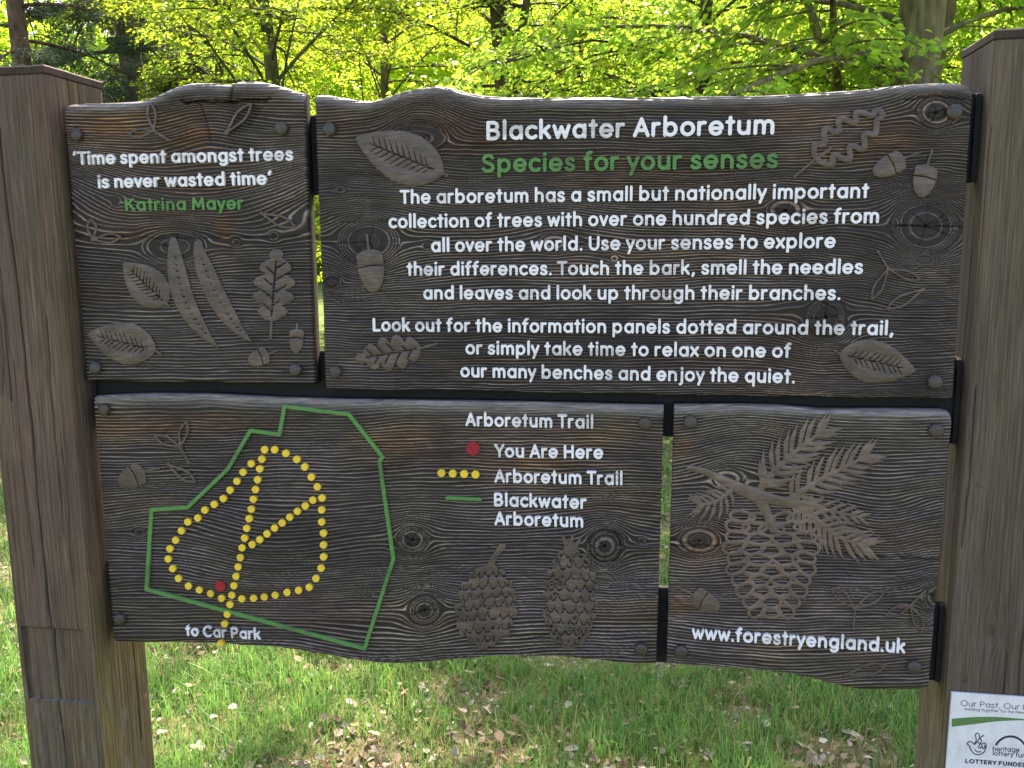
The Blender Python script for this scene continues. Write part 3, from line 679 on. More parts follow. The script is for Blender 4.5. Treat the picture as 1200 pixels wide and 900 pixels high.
    if recess:
        lg = ((s2 > recess[0]+0.004) & (s2 < recess[1]-0.004) & (np.abs(z2-recess[2]) < 0.0013))[..., None]; c = np.where(lg, np.array([0.10, 0.092, 0.078])*(0.5+fine[..., None]), c)  # bottom ledge of the recess coloured paler, standing in for light caught on it
    sk = (sst(0.5, 0.7, fbm(s2*26, z2*0.7, seed+14, 3))*0.35)[..., None]; c = c*(1-sk)+np.array([0.085, 0.083, 0.058])*(0.4+fine[..., None]*1.1)*sk
    nz_, ns = s2.shape; I = np.arange(nz_*ns).reshape(nz_, ns)
    J = np.roll(I, -1, 1)
    Q = np.stack([I[:-1], J[:-1], J[1:], I[1:]], -1).reshape(-1, 4)
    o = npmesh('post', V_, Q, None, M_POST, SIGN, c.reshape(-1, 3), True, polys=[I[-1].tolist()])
    o['label'] = label
    # cap: a bevelled slab with slightly weathered edges
    b = 0.004; cz0, cz1 = ztop-0.019, ztop; g_ = 0.0015
    prof = [(g_, cz0), (-0.001, cz0+0.002), (-0.001, cz1-b), (b*0.5, cz1-b*0.25), (b*1.6, cz1)]
    Vc = []; Qc = []; m = 12
    def rect(ins):
        pts = []
        for (ax, ay), (bx, by) in (((x0+ins, y0+ins), (x1-ins, y0+ins)), ((x1-ins, y0+ins), (x1-ins, y1-ins)), ((x1-ins, y1-ins), (x0+ins, y1-ins)), ((x0+ins, y1-ins), (x0+ins, y0+ins))):
            for k in range(m): pts.append((ax+(bx-ax)*k/m, ay+(by-ay)*k/m))
        return pts
    for ins, z in prof:
        for (x, y) in rect(ins):
            Vc.append((x, y, z+0.0016*(float(noise(x*40, y*40, seed+9))-0.5)*(1 if z > cz0 else 0)))
    n4 = 4*m
    for k in range(len(prof)-1):
        for i in range(n4): Qc.append((k*n4+i, k*n4+(i+1) % n4, (k+1)*n4+(i+1) % n4, (k+1)*n4+i))
    Vc = np.array(Vc); cc = np.array(tint)[None]*(0.35+0.5*fbm(Vc[:, 0]*50+Vc[:, 1]*50, Vc[:, 2]*50, seed+10, 3)[:, None])
    npmesh('post_cap', Vc, Qc, None, M_POST, o, cc, False, polys=[[(len(prof)-1)*n4+i for i in range(n4)], [i for i in range(n4)][::-1]])
    return o
LPX0, LPX1 = -1.497, -1.290
pz = lambda x, y: float(at(np.array(x), np.array(y), 1.765)[2])
P_L = make_post(LPX0, LPX1, 1.765, 1.968, 1.938, 501, (0.076, 0.047, 0.035),
    [([(0.083, 2.0), (0.088, 1.55), (0.098, 1.15), (0.092, 0.9), (0.098, 0.0)], 0.0020, 0.008), ([(0.045, 1.95), (0.05, 1.5)], 0.0016, 0.005), ([(0.155, 1.4), (0.15, 0.9)], 0.001, 0.002), ([(0.018, pz(70, 822)), (0.018, pz(70, 738)), (0.178, pz(70, 738)), (0.178, pz(70, 822))], 0.0018, 0.003),
     ([(0.35, 1.0), (0.355, 0.3)], 0.0022, 0.008), ([(0.24, 2), (0.245, 1.8)], 0.0015, 0.004), ([(0.28, 2), (0.283, 1.78)], 0.0015, 0.004), ([(0.32, 2), (0.318, 1.8)], 0.0015, 0.004)],
    [(0.107, 1.02, 0.006), (0.385, 0.42, 0.012), (0.06, 1.62, 0.005)], 'left post with a shallow routed rectangle near its foot',
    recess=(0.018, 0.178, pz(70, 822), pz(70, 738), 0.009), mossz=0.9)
P_R = make_post(0.600, 0.805, 1.795, 1.972, 1.930, 502, (0.074, 0.056, 0.041),
    [([(0.137, 1.35), (0.13, 1.0), (0.138, 0.6)], 0.0012, 0.004), ([(0.09, 1.9), (0.095, 1.4)], 0.0010, 0.002)],
    [(0.073, 0.775, 0.017), (0.030, 1.075, 0.004), (0.035, 0.665, 0.004)], 'right post with a round knot and greenish side', mossz=0.55)

# ---- rails
def box(name, x0, x1, y0, y1, z0, z1, m, parent, b=0.002):
    V_ = []; 
    for z, i in ((z0, b), (z0+b, 0), (z1-b, 0), (z1, b)):
        V_ += [(x0+i, y0+i, z), (x1-i, y0+i, z), (x1-i, y1-i, z), (x0+i, y1-i, z)]
    Q = [(3, 2, 1, 0), (12, 13, 14, 15)]
    for k in range(3):
        for i in range(4): Q.append((k*4+i, k*4+(i+1) % 4, k*4+4+(i+1) % 4, k*4+4+i))
    return npmesh(name, V_, Q, None, m, parent)
for z1, z0 in ((1.826, 1.660), (1.322, 1.147), (0.812, 0.638)):
    box('rail', LPX1+0.002, 0.598, BOARD_Y+0.0435, BOARD_Y+0.056, z0, z1, M_STEEL, SIGN)
    for xa, xb in ((LPX1+0.001, LPX1+0.010), (0.589, 0.5985)):       # end plates against the posts
        box('bracket', xa, xb, BOARD_Y+0.033, BOARD_Y+0.043, z0+0.002, z1-0.002, M_STEEL, SIGN)

# ---- bolts
def bolt(x, y, board, seed):
    X, Z = plane(np.array(float(x)), np.array(float(y))); X, Z = float(X), float(Z); n = 18
    kr = random.Random(seed); tx, tz = kr.uniform(-.12, .12), kr.uniform(-.12, .12)
    prof = [(0.0135, 0.004), (0.0142, -0.004), (0.0140, -0.0075), (0.0124, -0.0098), (0.0085, -0.0112), (0.004, -0.0116)]
    V_ = []; Q = []
    for r, h in prof:
        for i in range(n):
            a = 2*math.pi*i/n; rr = r*(1+0.025*math.sin(3*a+seed)); dx, dz = rr*math.cos(a), rr*math.sin(a)
            V_.append((X+dx, BOARD_Y+h+dx*tx+dz*tz, Z+dz))
    for k in range(len(prof)-1):
        for i in range(n): Q.append((k*n+i, k*n+(i+1) % n, (k+1)*n+(i+1) % n, (k+1)*n+i))
    npmesh('bolt', V_, Q, None, M_BOLT, board, None, True, polys=[[(len(prof)-1)*n+i for i in range(n)]])
for b, pts in ((B_TL, ((91, 158), (331, 151), (113, 430.5), (347, 433))), (B_TR, ((387, 152), (1117.5, 131.5), (394, 435.5), (1095, 447))),
               (B_BL, ((123.5, 479.5), (756, 496), (142, 724.5), (751.5, 760))), (B_BR, ((809, 494), (1096, 504), (798, 762.5), (1070.5, 780.5)))):
    for i, (x, y) in enumerate(pts): bolt(x, y, b, int(x+y))

# ------------------------------------------------------------------ lettering: rounded stroke letters
Xh, Ch, Ah, Dh = 0.42, 0.60, 0.645, -0.20
def E(cx, cy, rx, ry, a0, a1, n=22): return [(cx+rx*math.cos(R_(a0+(a1-a0)*i/n)), cy+ry*math.sin(R_(a0+(a1-a0)*i/n))) for i in range(n+1)]
def spl(p, k=6):
    out = []; p = [p[0]]+list(p)+[p[-1]]
    for i in range(1, len(p)-2):
        for j in range(k):
            t = j/k; a, b, c, d = p[i-1], p[i], p[i+1], p[i+2]
            out.append(tuple(0.5*((2*b[m])+(-a[m]+c[m])*t+(2*a[m]-5*b[m]+4*c[m]-d[m])*t*t+(-a[m]+3*b[m]-3*c[m]+d[m])*t**3) for m in (0, 1)))
    return out+[p[-2]]
bowl = E(.19, .21, .19, .21, 0, 360, 32)
sS = lambda w_, h: spl([(w_*.93, h*.85), (w_*.75, h*.975), (w_*.48, h), (w_*.17, h*.93), (w_*.04, h*.76), (w_*.18, h*.60), (w_*.5, h*.51), (w_*.84, h*.41), (w_, h*.24), (w_*.85, h*.06), (w_*.5, 0), (w_*.2, h*.03), (0, h*.16)])
G = {
 'a': [bowl, [(.38, Xh), (.38, 0)]], 'b': [[(0, Ah), (0, 0)], bowl], 'c': [E(.2, .21, .2, .21, 48, 312)], 'd': [bowl, [(.38, Ah), (.38, 0)]],
 'e': [E(.2, .21, .2, .21, 0, 318), [(.01, .205), (.395, .205)]],
 'f': [[(.09, 0), (.09, .52)]+E(.22, .52, .13, .125, 180, 85, 10), [(0, Xh), (.21, Xh)]],
 'g': [bowl, [(.38, Xh), (.38, -.05)]+E(.2, -.05, .18, .15, 0, -140, 14)],
 'h': [[(0, Ah), (0, 0)], E(.165, .25, .165, .17, 180, 0, 14)+[(.33, 0)]], 'i': [[(0, Xh), (0, 0)], [(0, .605)]],
 'j': [[(.09, Xh), (.09, -.09)]+E(-.02, -.09, .11, .11, 0, -80, 8), [(.09, .605)]],
 'k': [[(0, Ah), (0, 0)], [(.29, Xh), (.03, .19)], [(.12, .25), (.31, 0)]], 'l': [[(0, Ah), (0, 0)]],
 'm': [[(0, Xh), (0, 0)], E(.145, .27, .145, .15, 180, 0, 14)+[(.29, 0)], E(.435, .27, .145, .15, 180, 0, 14)+[(.58, 0)]],
 'n': [[(0, Xh), (0, 0)], E(.165, .25, .165, .17, 180, 0, 14)+[(.33, 0)]], 'o': [E(.2, .21, .2, .21, 0, 360, 32)],
 'p': [[(0, Xh), (0, Dh)], bowl], 'q': [bowl, [(.38, Xh), (.38, Dh)]], 'r': [[(0, Xh), (0, 0)], E(.16, .26, .16, .16, 180, 75, 9)],
 's': [sS(.27, .42)], 't': [[(.105, .575), (.105, 0)], [(0, Xh), (.21, Xh)]],
 'u': [[(0, Xh), (0, .17)]+E(.165, .17, .165, .17, 180, 360, 14)[1:], [(.33, Xh), (.33, 0)]], 'v': [[(0, Xh), (.165, 0), (.33, Xh)]],
 'w': [[(0, Xh), (.135, 0), (.27, .38), (.405, 0), (.54, Xh)]], 'x': [[(0, Xh), (.32, 0)], [(.32, Xh), (0, 0)]],
 'y': [[(0, Xh), (.17, .03)], [(.34, Xh), (.09, Dh)]], 'z': [[(0, Xh), (.3, Xh), (0, 0), (.3, 0)]],
 'A': [[(0, 0), (.235, Ch), (.47, 0)], [(.085, .19), (.385, .19)]],
 'B': [[(0, 0), (0, Ch), (.19, Ch)]+E(.19, .455, .15, .145, 90, -90, 12)+[(0, .31)], [(.19, .31)]+E(.2, .155, .18, .155, 90, -90, 12)+[(0, 0)]],
 'C': [E(.29, .30, .29, .31, 48, 312, 30)], 'D': [[(0, 0), (0, Ch), (.17, Ch)]+E(.17, .30, .28, .30, 90, -90, 20)+[(0, 0)]],
 'E': [[(.33, Ch), (0, Ch), (0, 0), (.33, 0)], [(0, .31), (.29, .31)]], 'F': [[(.33, Ch), (0, Ch), (0, 0)], [(0, .31), (.28, .31)]],
 'H': [[(0, 0), (0, Ch)], [(.42, 0), (.42, Ch)], [(0, .31), (.42, .31)]], 'K': [[(0, 0), (0, Ch)], [(.37, Ch), (.02, .27)], [(.13, .35), (.41, 0)]],
 'L': [[(0, Ch), (0, 0), (.31, 0)]], 'M': [[(0, 0), (.04, Ch), (.27, .14), (.50, Ch), (.54, 0)]], 'N': [[(0, 0), (0, Ch), (.42, 0), (.42, Ch)]],
 'O': [E(.3, .30, .3, .31, 0, 360, 40)], 'P': [[(0, 0), (0, Ch), (.19, Ch)]+E(.19, .435, .17, .165, 90, -90, 12)+[(0, .27)]],
 'R': [[(0, 0), (0, Ch), (.19, Ch)]+E(.19, .44, .17, .16, 90, -90, 12)+[(0, .28)], [(.17, .28), (.37, 0)]],
 'S': [sS(.37, Ch)], 'T': [[(0, Ch), (.42, Ch)], [(.21, Ch), (.21, 0)]],
 'U': [[(0, Ch), (0, .21)]+E(.21, .21, .21, .21, 180, 360, 16)+[(.42, Ch)]], 'Y': [[(0, Ch), (.22, .28), (.44, Ch)], [(.22, .28), (.22, 0)]],
 '.': [[(0, .005)]], ',': [[(.03, .01), (-.02, -.11)]], '’': [[(.05, .64), (0, .50)]], '‘': [[(.05, .64), (0, .50)]],
}
BEAR = {'t': -.035, 'f': -.035, 'v': -.045, 'w': -.04, 'y': -.05, 'x': -.04, 'A': -.03, 'T': -.05, 'Y': -.07, 'r': -.02, 'c': -.025, 'e': -.02, 'o': -.02, 's': -.02, 'k': -.02, 'L': -.03, 'K': -.02}
GC = {}
def glyph(ch, r):
    if (ch, r) not in GC:
        st = G[ch]; xs = [p[0] for s in st for p in s]; ys = [p[1] for s in st for p in s]
        def f(P):
            d = np.full(P[0].shape, 1e9)
            for s in st: d = np.minimum(d, d_stroke(P, s, r*1.12 if len(s) == 1 else r))
            return d
        GC[ch, r] = (fill(contours(f, min(xs)-r*1.3, min(ys)-r*1.3, max(xs)+r*1.3, max(ys)+r*1.3, 0.018)), min(xs), max(xs))
    return GC[ch, r]
WARN = []
def text_line(txt, xl, xr, yl, yr, cap_px, material, parent, r=0.066, plane_y=None, top=-0.0028, depth=0.0042, track=0.0, box_xz=None, name='lettering'):
    """ink from pixel xl to xr on the baseline yl..yr; cap_px is the pixel height of a capital"""
    if box_xz is None:
        X, Z = plane(np.array([xl, xr], float), np.array([yl, yr], float))
        xm, ym = (xl+xr)/2, (yl+yr)/2; _, Zc = plane(np.array([xm, xm]), np.array([ym, ym-cap_px])); cap = float(Zc[1]-Zc[0])
    else: X, Z, cap = box_xz
    Lw = math.hypot(X[1]-X[0], Z[1]-Z[0]); ux, uz = (X[1]-X[0])/Lw, (Z[1]-Z[0])/Lw
    x = 0.0; items = []; gap = 2*r+0.105+track
    for i, ch in enumerate(txt):
        if ch == ' ': x += 0.235+track; continue
        fl, mn, mxx = glyph(ch, r); bl = BEAR.get(ch, 0); 
        x += bl; items.append((ch, x-mn)); x += (mxx-mn)+gap+bl
    first, last = items[0], items[-1]
    a = first[1]+glyph(first[0], r)[1]-r; b = last[1]+glyph(last[0], r)[2]+r
    sy = cap/(Ch+2*r); sx = Lw/(b-a); WARN.append((txt[:14], round(sx/sy, 2)))
    ps = []
    for ch, ox in items:
        (P, T, B), _, _ = glyph(ch, r)
        def mp(P, ox=ox):
            u = (P[:, 0]+ox-a)*sx; v = (P[:, 1]+r)*sy
            return X[0]+u*ux-v*uz, Z[0]+u*uz+v*ux
        ps.append(slab((P, T, B), mp, top, depth))
    v, q_, t_ = join_slabs(ps)
    return npmesh(name, v, q_, t_, material, parent)
for (txt, a, b, c, d, cp, m_, bd) in (
 ('‘Time spent amongst trees', 87, 344, 193.5, 188.5, 16, M_WHITE, B_TL), ('is never wasted time’', 116, 319, 221, 216.7, 16, M_WHITE, B_TL), ('Katrina Mayer', 148, 286.5, 247.5, 245.7, 15.5, M_GREEN, B_TL),
 ('Blackwater Arboretum', 570.3, 907, 164.7, 157.7, 23.3, M_WHITE, B_TR), ('Species for your senses', 564.8, 911.3, 202.8, 197.3, 23, M_GREEN, B_TR),
 ('The arboretum has a small but nationally important', 469, 1017.8, 239.3, 232.3, 17.4, M_WHITE, B_TR),
 ('collection of trees with over one hundred species from', 455.8, 1029.4, 267.7, 261.8, 17.3, M_WHITE, B_TR),
 ('all over the world. Use your senses to explore', 505.8, 978.8, 295.7, 290.8, 17.3, M_WHITE, B_TR),
 ('their differences. Touch the bark, smell the needles', 477, 1010.8, 323.3, 321.2, 16.9, M_WHITE, B_TR),
 ('and leaves and look up through their branches.', 496.5, 984.3, 351, 351.8, 16.8, M_WHITE, B_TR),
 ('Look out for the information panels dotted around the trail,', 437.4, 1046.5, 388.4, 393, 16.6, M_WHITE, B_TR),
 ('or simply take time to relax on one of', 545.8, 926.8, 415.3, 419.3, 16.5, M_WHITE, B_TR),
 ('our many benches and enjoy the quiet.', 539.8, 931, 442, 449.3, 16.4, M_WHITE, B_TR),
 ('Arboretum Trail', 545.8, 695.2, 499.2, 502.3, 16, M_WHITE, B_BL), ('You Are Here', 579.8, 707, 535.8, 537.8, 16, M_WHITE, B_BL), ('Arboretum Trail', 579.8, 729.5, 565.2, 568.5, 15.9, M_WHITE, B_BL),
 ('Blackwater', 579.3, 687.5, 593, 596.3, 15.9, M_WHITE, B_BL), ('Arboretum', 579.8, 683.5, 615, 618, 15.8, M_WHITE, B_BL), ('to Car Park', 218.3, 305.8, 744.8, 749.4, 13, M_WHITE, B_BL),
 ('www.forestryengland.uk', 810.5, 1060.3, 748.3, 765.3, 16.2, M_WHITE, B_BR)):
    text_line(txt, a, b, c, d, cp, m_, bd)

# ------------------------------------------------------------------ map: boundary, trail dots, markers
def px_shape(name, fun, box_, material, parent, res=0.5, top=-0.0018, depth=0.0052, dome=None):
    """a raised flat mark, or (carvings) a low relief: rounded towards its edges, with the grain still faintly showing"""
    cs = contours(fun, *box_, res)
    if dome is None and material in (M_CARVE, M_SPRIG): dome = 0.0017
    if not dome:
        fl = fill(cs); v, q_, t_ = slab(fl, lambda P: plane(P[:, 0], P[:, 1]), top, depth)
        return npmesh(name, v, q_, t_, material, parent)
    sp = 1.5; gx_, gy_ = np.meshgrid(np.arange(box_[0], box_[2], sp), np.arange(box_[1], box_[3], sp))
    gx_ = (gx_+0.5*sp*(np.arange(gx_.shape[0]) % 2)[:, None]).ravel(); gy_ = gy_.ravel()
    k = fun((gx_, gy_)) < -0.55; ex = np.stack([gx_[k], gy_[k]], 1)
    P, T, B = fill_cdt(cs, ex)
    n0 = sum(l for _, l in B)
    d = np.minimum(fun((P[:, 0], P[:, 1])), 0.0)
    h = dome*(1-np.exp(d/2.6))+0.0006*(fbm(P[:, 0]/26, P[:, 1]/2.4, 77, 3)-0.5)*sst(0, 3, -d)+0.0016*(fbm(P[:, 0]/14, P[:, 1]/11, 78, 2)-0.5)*sst(0, 5, -d)
    h[:n0] = 0
    v, q_, t_ = slab((P, T, B), lambda P: plane(P[:, 0], P[:, 1]), -0.0008, depth)
    v[:len(P), 1] -= h
    return npmesh(name, v, q_, t_, material, parent, None, True)
S_ = 956/340.0
bp = [(545, 45), (757, 72), (868, 213), (857, 225), (903, 548), (808, 843), (90, 648), (107, 385), (225, 378), (358, 252), (432, 125), (528, 138)]
bp = [(140+x/S_, 460+y/S_) for x, y in bp]
px_shape('boundary_line', lambda P: np.abs(d_poly(P, bp))-2.15, (165, 468, 470, 768), M_GREEN, B_BL, 0.5, -0.0026)
px_shape('boundary_line', lambda P: d_seg(P, (524, 583.3), (563, 585), 1.9), (515, 575, 572, 592), M_GREEN, B_BL, 0.4, -0.0026)
def disc(name, x, y, r, m_, parent, top=-0.0028):
    X, Z = plane(np.array(float(x)), np.array(float(y))); n = 26; rm = r*0.00175; V_ = []; Q = []
    for rr, h in ((rm, 0.0042), (rm, top+0.0004), (rm-0.0005, top)):
        V_ += [(float(X)+rr*math.cos(2*math.pi*i/n), BOARD_Y+h, float(Z)+rr*math.sin(2*math.pi*i/n)) for i in range(n)]
    for k in range(2):
        for i in range(n): Q.append((k*n+i, k*n+(i+1) % n, (k+1)*n+(i+1) % n, (k+1)*n+i))
    return npmesh(name, V_, Q, None, m_, parent, None, False, polys=[[2*n+i for i in range(n)]])
dots = [(479,188),(512,188),(549,200),(585,220),(611,245),(633,278),(653,310),(668,347),(667,386),(667,426),(673,463),(673,502),(673,541),(665,578),(648,612),(626,641),(591,651),(553,658),(514,667),(478,673),(443,677),(404,679),(371,667),
 (470,219),(463,251),(456,287),(449,319),(442,351),(435,384),(428,415),(420,447),(413,479),(405,511),(399,543),(392,574),(385,605),(378,636),(365,698),(356,730),(347,762),(335,825),
 (435,234),(408,262),(388,292),(365,321),(343,349),(313,368),(282,387),(259,413),(226,426),(205,455),(186,486),(167,514),(161,548),(176,580),(195,612),(228,637),(264,650),(301,662),(337,677),
 (638,354),(613,373),(587,391),(562,410),(537,429),(512,446),(487,465),(463,484),(438,500)]
for x, y in dots: disc('trail_dot', 140+x/S_, 460+y/S_, 4.75, M_YELLOW, B_BL, -0.0034)
for x, y in ((517.3, 554.3), (530.7, 554.9), (544, 555.4), (557.3, 556)): disc('trail_dot', x, y, 4.9, M_YELLOW, B_BL)
disc('location_dot', 140+333/S_, 460+638/S_, 7.4, M_RED, B_BL); disc('location_dot', 554.3, 525.3, 8.6, M_RED, B_BL)

# ------------------------------------------------------------------ carvings, left standing proud of the blasted wood
def axis_pts(base, tip, bend, n=24):
    bx, by = base; tx, ty = tip; dx, dy = tx-bx, ty-by; L = math.hypot(dx, dy); nx_, ny_ = -dy/L, dx/L
    return [(bx+dx*t+nx_*bend*math.sin(math.pi*t), by+dy*t+ny_*bend*math.sin(math.pi*t)) for t in np.linspace(0, 1, n)]
def leaf_outline(base, tip, bend, half, prof):
    ax = np.array(axis_pts(base, tip, bend, 60)); d = np.gradient(ax, axis=0); d /= np.linalg.norm(d, axis=1)[:, None]; nn = np.stack([-d[:, 1], d[:, 0]], 1)
    t = np.linspace(0, 1, 60); hl = half*np.array([prof(k, 0) for k in t]); hr = half*np.array([prof(k, 1) for k in t])
    return np.concatenate([ax+nn*hl[:, None], (ax-nn*hr[:, None])[::-1]]), ax, d, nn
def plain_leaf(base, tip, half, bend=0, stem=None, veins=9, name='leaf_carving', parent=None, serr=0.05, vein_w=0.8):
    pr = lambda t, s: (math.sin(math.pi*t**0.8)**0.8)*(1+serr*(((t*16) % 1)-0.5)) + 0.012
    out, ax, d, nn = leaf_outline(base, tip, bend, half, pr); t = np.linspace(0, 1, 60)
    i0, i1 = 7, 52
    def f(P):
        o_ = d_poly(P, out)
        if stem: o_ = np.minimum(o_, d_stroke(P, [base, stem], 1.3))
        v = d_stroke(P, [tuple(p) for p in ax[i0:i1:3]], list(np.linspace(1.15, 0.45, len(ax[i0:i1:3]))))
        for k in range(veins):
            i = int(i0+2+(i1-i0-6)*k/veins); hw = half*pr(t[i], 0)*0.42
            for s in (-1, 1):
                j = min(59, i+(2 if s > 0 else 0)); e = ax[j]+nn[j]*s*hw+d[j]*hw*0.75; v = np.minimum(v, d_stroke(P, [tuple(ax[j]), tuple(e)], [0.7, 0.3]))
        return np.maximum(o_, -v)
    xs = np.concatenate([out[:, 0], [base[0], tip[0]]+([stem[0]] if stem else [])]); ys = np.concatenate([out[:, 1], [base[1], tip[1]]+([stem[1]] if stem else [])])
    return px_shape(name, f, (xs.min()-4, ys.min()-4, xs.max()+4, ys.max()+4), M_CARVE, parent, 0.4)
def strap_leaf(pts, half, parent):
    p = spl(pts, 8); n = len(p); rad = [max(0.5, half*math.sin(math.pi*(0.06+0.94*i/(n-1))**0.85)) for i in range(n)]
    def f(P):
        o_ = d_stroke(P, p, rad); v = np.full(P[0].shape, 1e9)
        for i in range(6, n-8, 2):
            dx, dy = p[i+1][0]-p[i][0], p[i+1][1]-p[i][1]; L = math.hypot(dx, dy)
            v = np.minimum(v, d_stroke(P, [p[i], (p[i][0]+dx/L*1.4+dy/L*1.6, p[i][1]+dy/L*1.4-dx/L*1.6)], 0.55)); 
        return np.maximum(o_, -v)
    xs = [a for a, b in p]; ys = [b for a, b in p]
    return px_shape('leaf_carving', f, (min(xs)-half-4, min(ys)-half-4, max(xs)+half+4, max(ys)+half+4), M_CARVE, parent, 0.4)
def oak_leaf(base, tip, half, stem, parent, lobes=4, open_=0.0, bend=0):
    pr = lambda t, s: (math.sin(math.pi*(0.04+0.94*t)**0.85)**0.7)*(0.46+0.54*abs(math.sin(math.pi*(lobes+0.5)*t+0.35*s))**0.75)+0.02
    out, ax, d, nn = leaf_outline(base, tip, bend, half, pr); t = np.linspace(0, 1, 60)
    def f(P):
        o_ = np.minimum(d_poly(P, out), d_stroke(P, [base, stem], 1.5))
        v = d_stroke(P, [tuple(p) for p in ax[4:50:3]], [0.7+open_*2.2*math.sin(math.pi*k/15) for k in range(len(ax[4:50:3]))])
        for k in range(lobes*2):
            i = int(8+40*k/(lobes*2)); s = 1 if k % 2 else -1; hw = half*pr(t[i], 0)*(0.62+0.1*open_)
            e = ax[i]+nn[i]*s*hw+d[i]*hw*0.7; v = np.minimum(v, d_stroke(P, [tuple(ax[i]), tuple(e)], [0.8+open_*1.7, 0.4+open_*0.9]))
        if open_ > 0.9: return np.maximum(o_, -np.maximum(d_poly(P, out)+7.2, -d_stroke(P, [base, tuple(ax[14])], 2.0)))
        return np.maximum(o_, -v)
    xs = np.concatenate([out[:, 0], [stem[0]]]); ys = np.concatenate([out[:, 1], [stem[1]]])
    return px_shape('leaf_carving', f, (xs.min()-4, ys.min()-4, xs.max()+4, ys.max()+4), M_CARVE, parent, 0.4)
def acorn(top, tip, width, stem, parent):
    pr = lambda t, s: (1-abs(2*t-0.86)**2.6*0.8)*(1 if t < 0.9 else (1-(t-0.9)*7)) if t < 0.995 else 0.02
    prof = lambda t, s: max(0.03, min(1.0, (t/0.12)**0.5, math.sqrt(max(0, 1-((t-0.35)/0.66)**2)) if t > 0.35 else 1.0))
    out, ax, d, nn = leaf_outline(top, tip, 0, width/2, prof)
    j = 24; hw = width*0.47
    def f(P):
        o_ = np.minimum(d_poly(P, out), d_stroke(P, [top, stem], 1.3))
        v = d_stroke(P, [tuple(ax[j]+nn[j]*hw), tuple(ax[j]-d[j]*1.5), tuple(ax[j]-nn[j]*hw)], 0.6)
        return np.maximum(o_, -v)
    xs = np.concatenate([out[:, 0], [stem[0]]]); ys = np.concatenate([out[:, 1], [stem[1]]])
    return px_shape('acorn_carving', f, (xs.min()-4, ys.min()-4, xs.max()+4, ys.max()+4), M_CARVE, parent, 0.4)
def wing(a, b, wd):
    ax = axis_pts(a, b, 0, 13); dx, dy = b[0]-a[0], b[1]-a[1]; L = math.hypot(dx, dy); nx_, ny_ = -dy/L, dx/L
    h = [wd*math.sin(math.pi*t**1.4)+0.2 for t in np.linspace(0, 1, 13)]
    return [(p[0]+nx_*k, p[1]+ny_*k) for p, k in zip(ax, h)]+[(p[0]-nx_*k, p[1]-ny_*k) for p, k in zip(ax, h)][::-1]
def keys(cen, tips, stem, parent, wd=4.6, lw=1.25):
    ws = [wing(cen, t, wd) for t in tips]
    def f(P):
        o_ = np.hypot(P[0]-cen[0], P[1]-cen[1])-2.4
        for w_ in ws: o_ = np.minimum(o_, d_stroke(P, w_+[w_[0]], lw))
        if stem: o_ = np.minimum(o_, d_stroke(P, [cen, stem], 1.1))
        return o_
    xs = [p[0] for w_ in ws for p in w_]+[cen[0]]+([stem[0]] if stem else []); ys = [p[1] for w_ in ws for p in w_]+[cen[1]]+([stem[1]] if stem else [])
    return px_shape('seed_carving', f, (min(xs)-5, min(ys)-5, max(xs)+5, max(ys)+5), M_CARVE, parent, 0.4)
# upper left board
plain_leaf((196, 357), (144.5, 308), 22, 0, (198, 359.5), 9, parent=B_TL, serr=0.03)
plain_leaf((182.5, 411), (102.7, 391), 24, 0, (188, 415), 9, parent=B_TL)
strap_leaf([(203, 281), (206, 310), (212, 340), (224, 368), (240, 391), (256, 408)], 12, B_TL)
strap_leaf([(231, 285), (238, 310), (250, 340), (266, 368), (281, 388), (295, 400.5)], 11.5, B_TL)
oak_leaf((318, 376), (325, 292), 25, (317.3, 397), B_TL, 4, 0.25)
acorn((348, 385), (347, 414), 17, (348.5, 380), B_TL)
acorn((315, 415), (291, 424), 20, (324.5, 411), B_TL)
keys((180, 153), [(176, 121), (151.5, 158)], (199, 165), B_TL)
keys((265, 156), [(294, 122)], None, B_TL, 5.5)
keys((306, 250), [(346, 266)], None, B_TL, 5.5)
keys((109, 281), [(106.7, 257), (141, 278)], None, B_TL, 5)
# upper right board
plain_leaf((520, 203.5), (417, 161.5), 30, 0, (524, 206), 10, parent=B_TR, vein_w=1)
oak_leaf((954, 188), (1036, 130), 27, (931, 207), B_TR, 4, 1.0)
acorn((1060, 185), (1023.5, 203), 25, (1076, 180), B_TR)
acorn((1087, 193), (1079, 231), 27, (1092.5, 176), B_TR)
acorn((432, 292), (438.5, 342.5), 31, (430, 275), B_TR)
oak_leaf((493, 408), (417, 421), 21, (512, 403), B_TR, 4, 0.3)
keys((1041, 315), [(1022, 350), (1078, 327.5)], (1028, 293.5), B_TR)
keys((1082, 339), [(1040, 361.5)], None, B_TR, 5.5)
plain_leaf((984, 415), (1073, 434.5), 25, 0, (978, 411), 9, parent=B_TR)
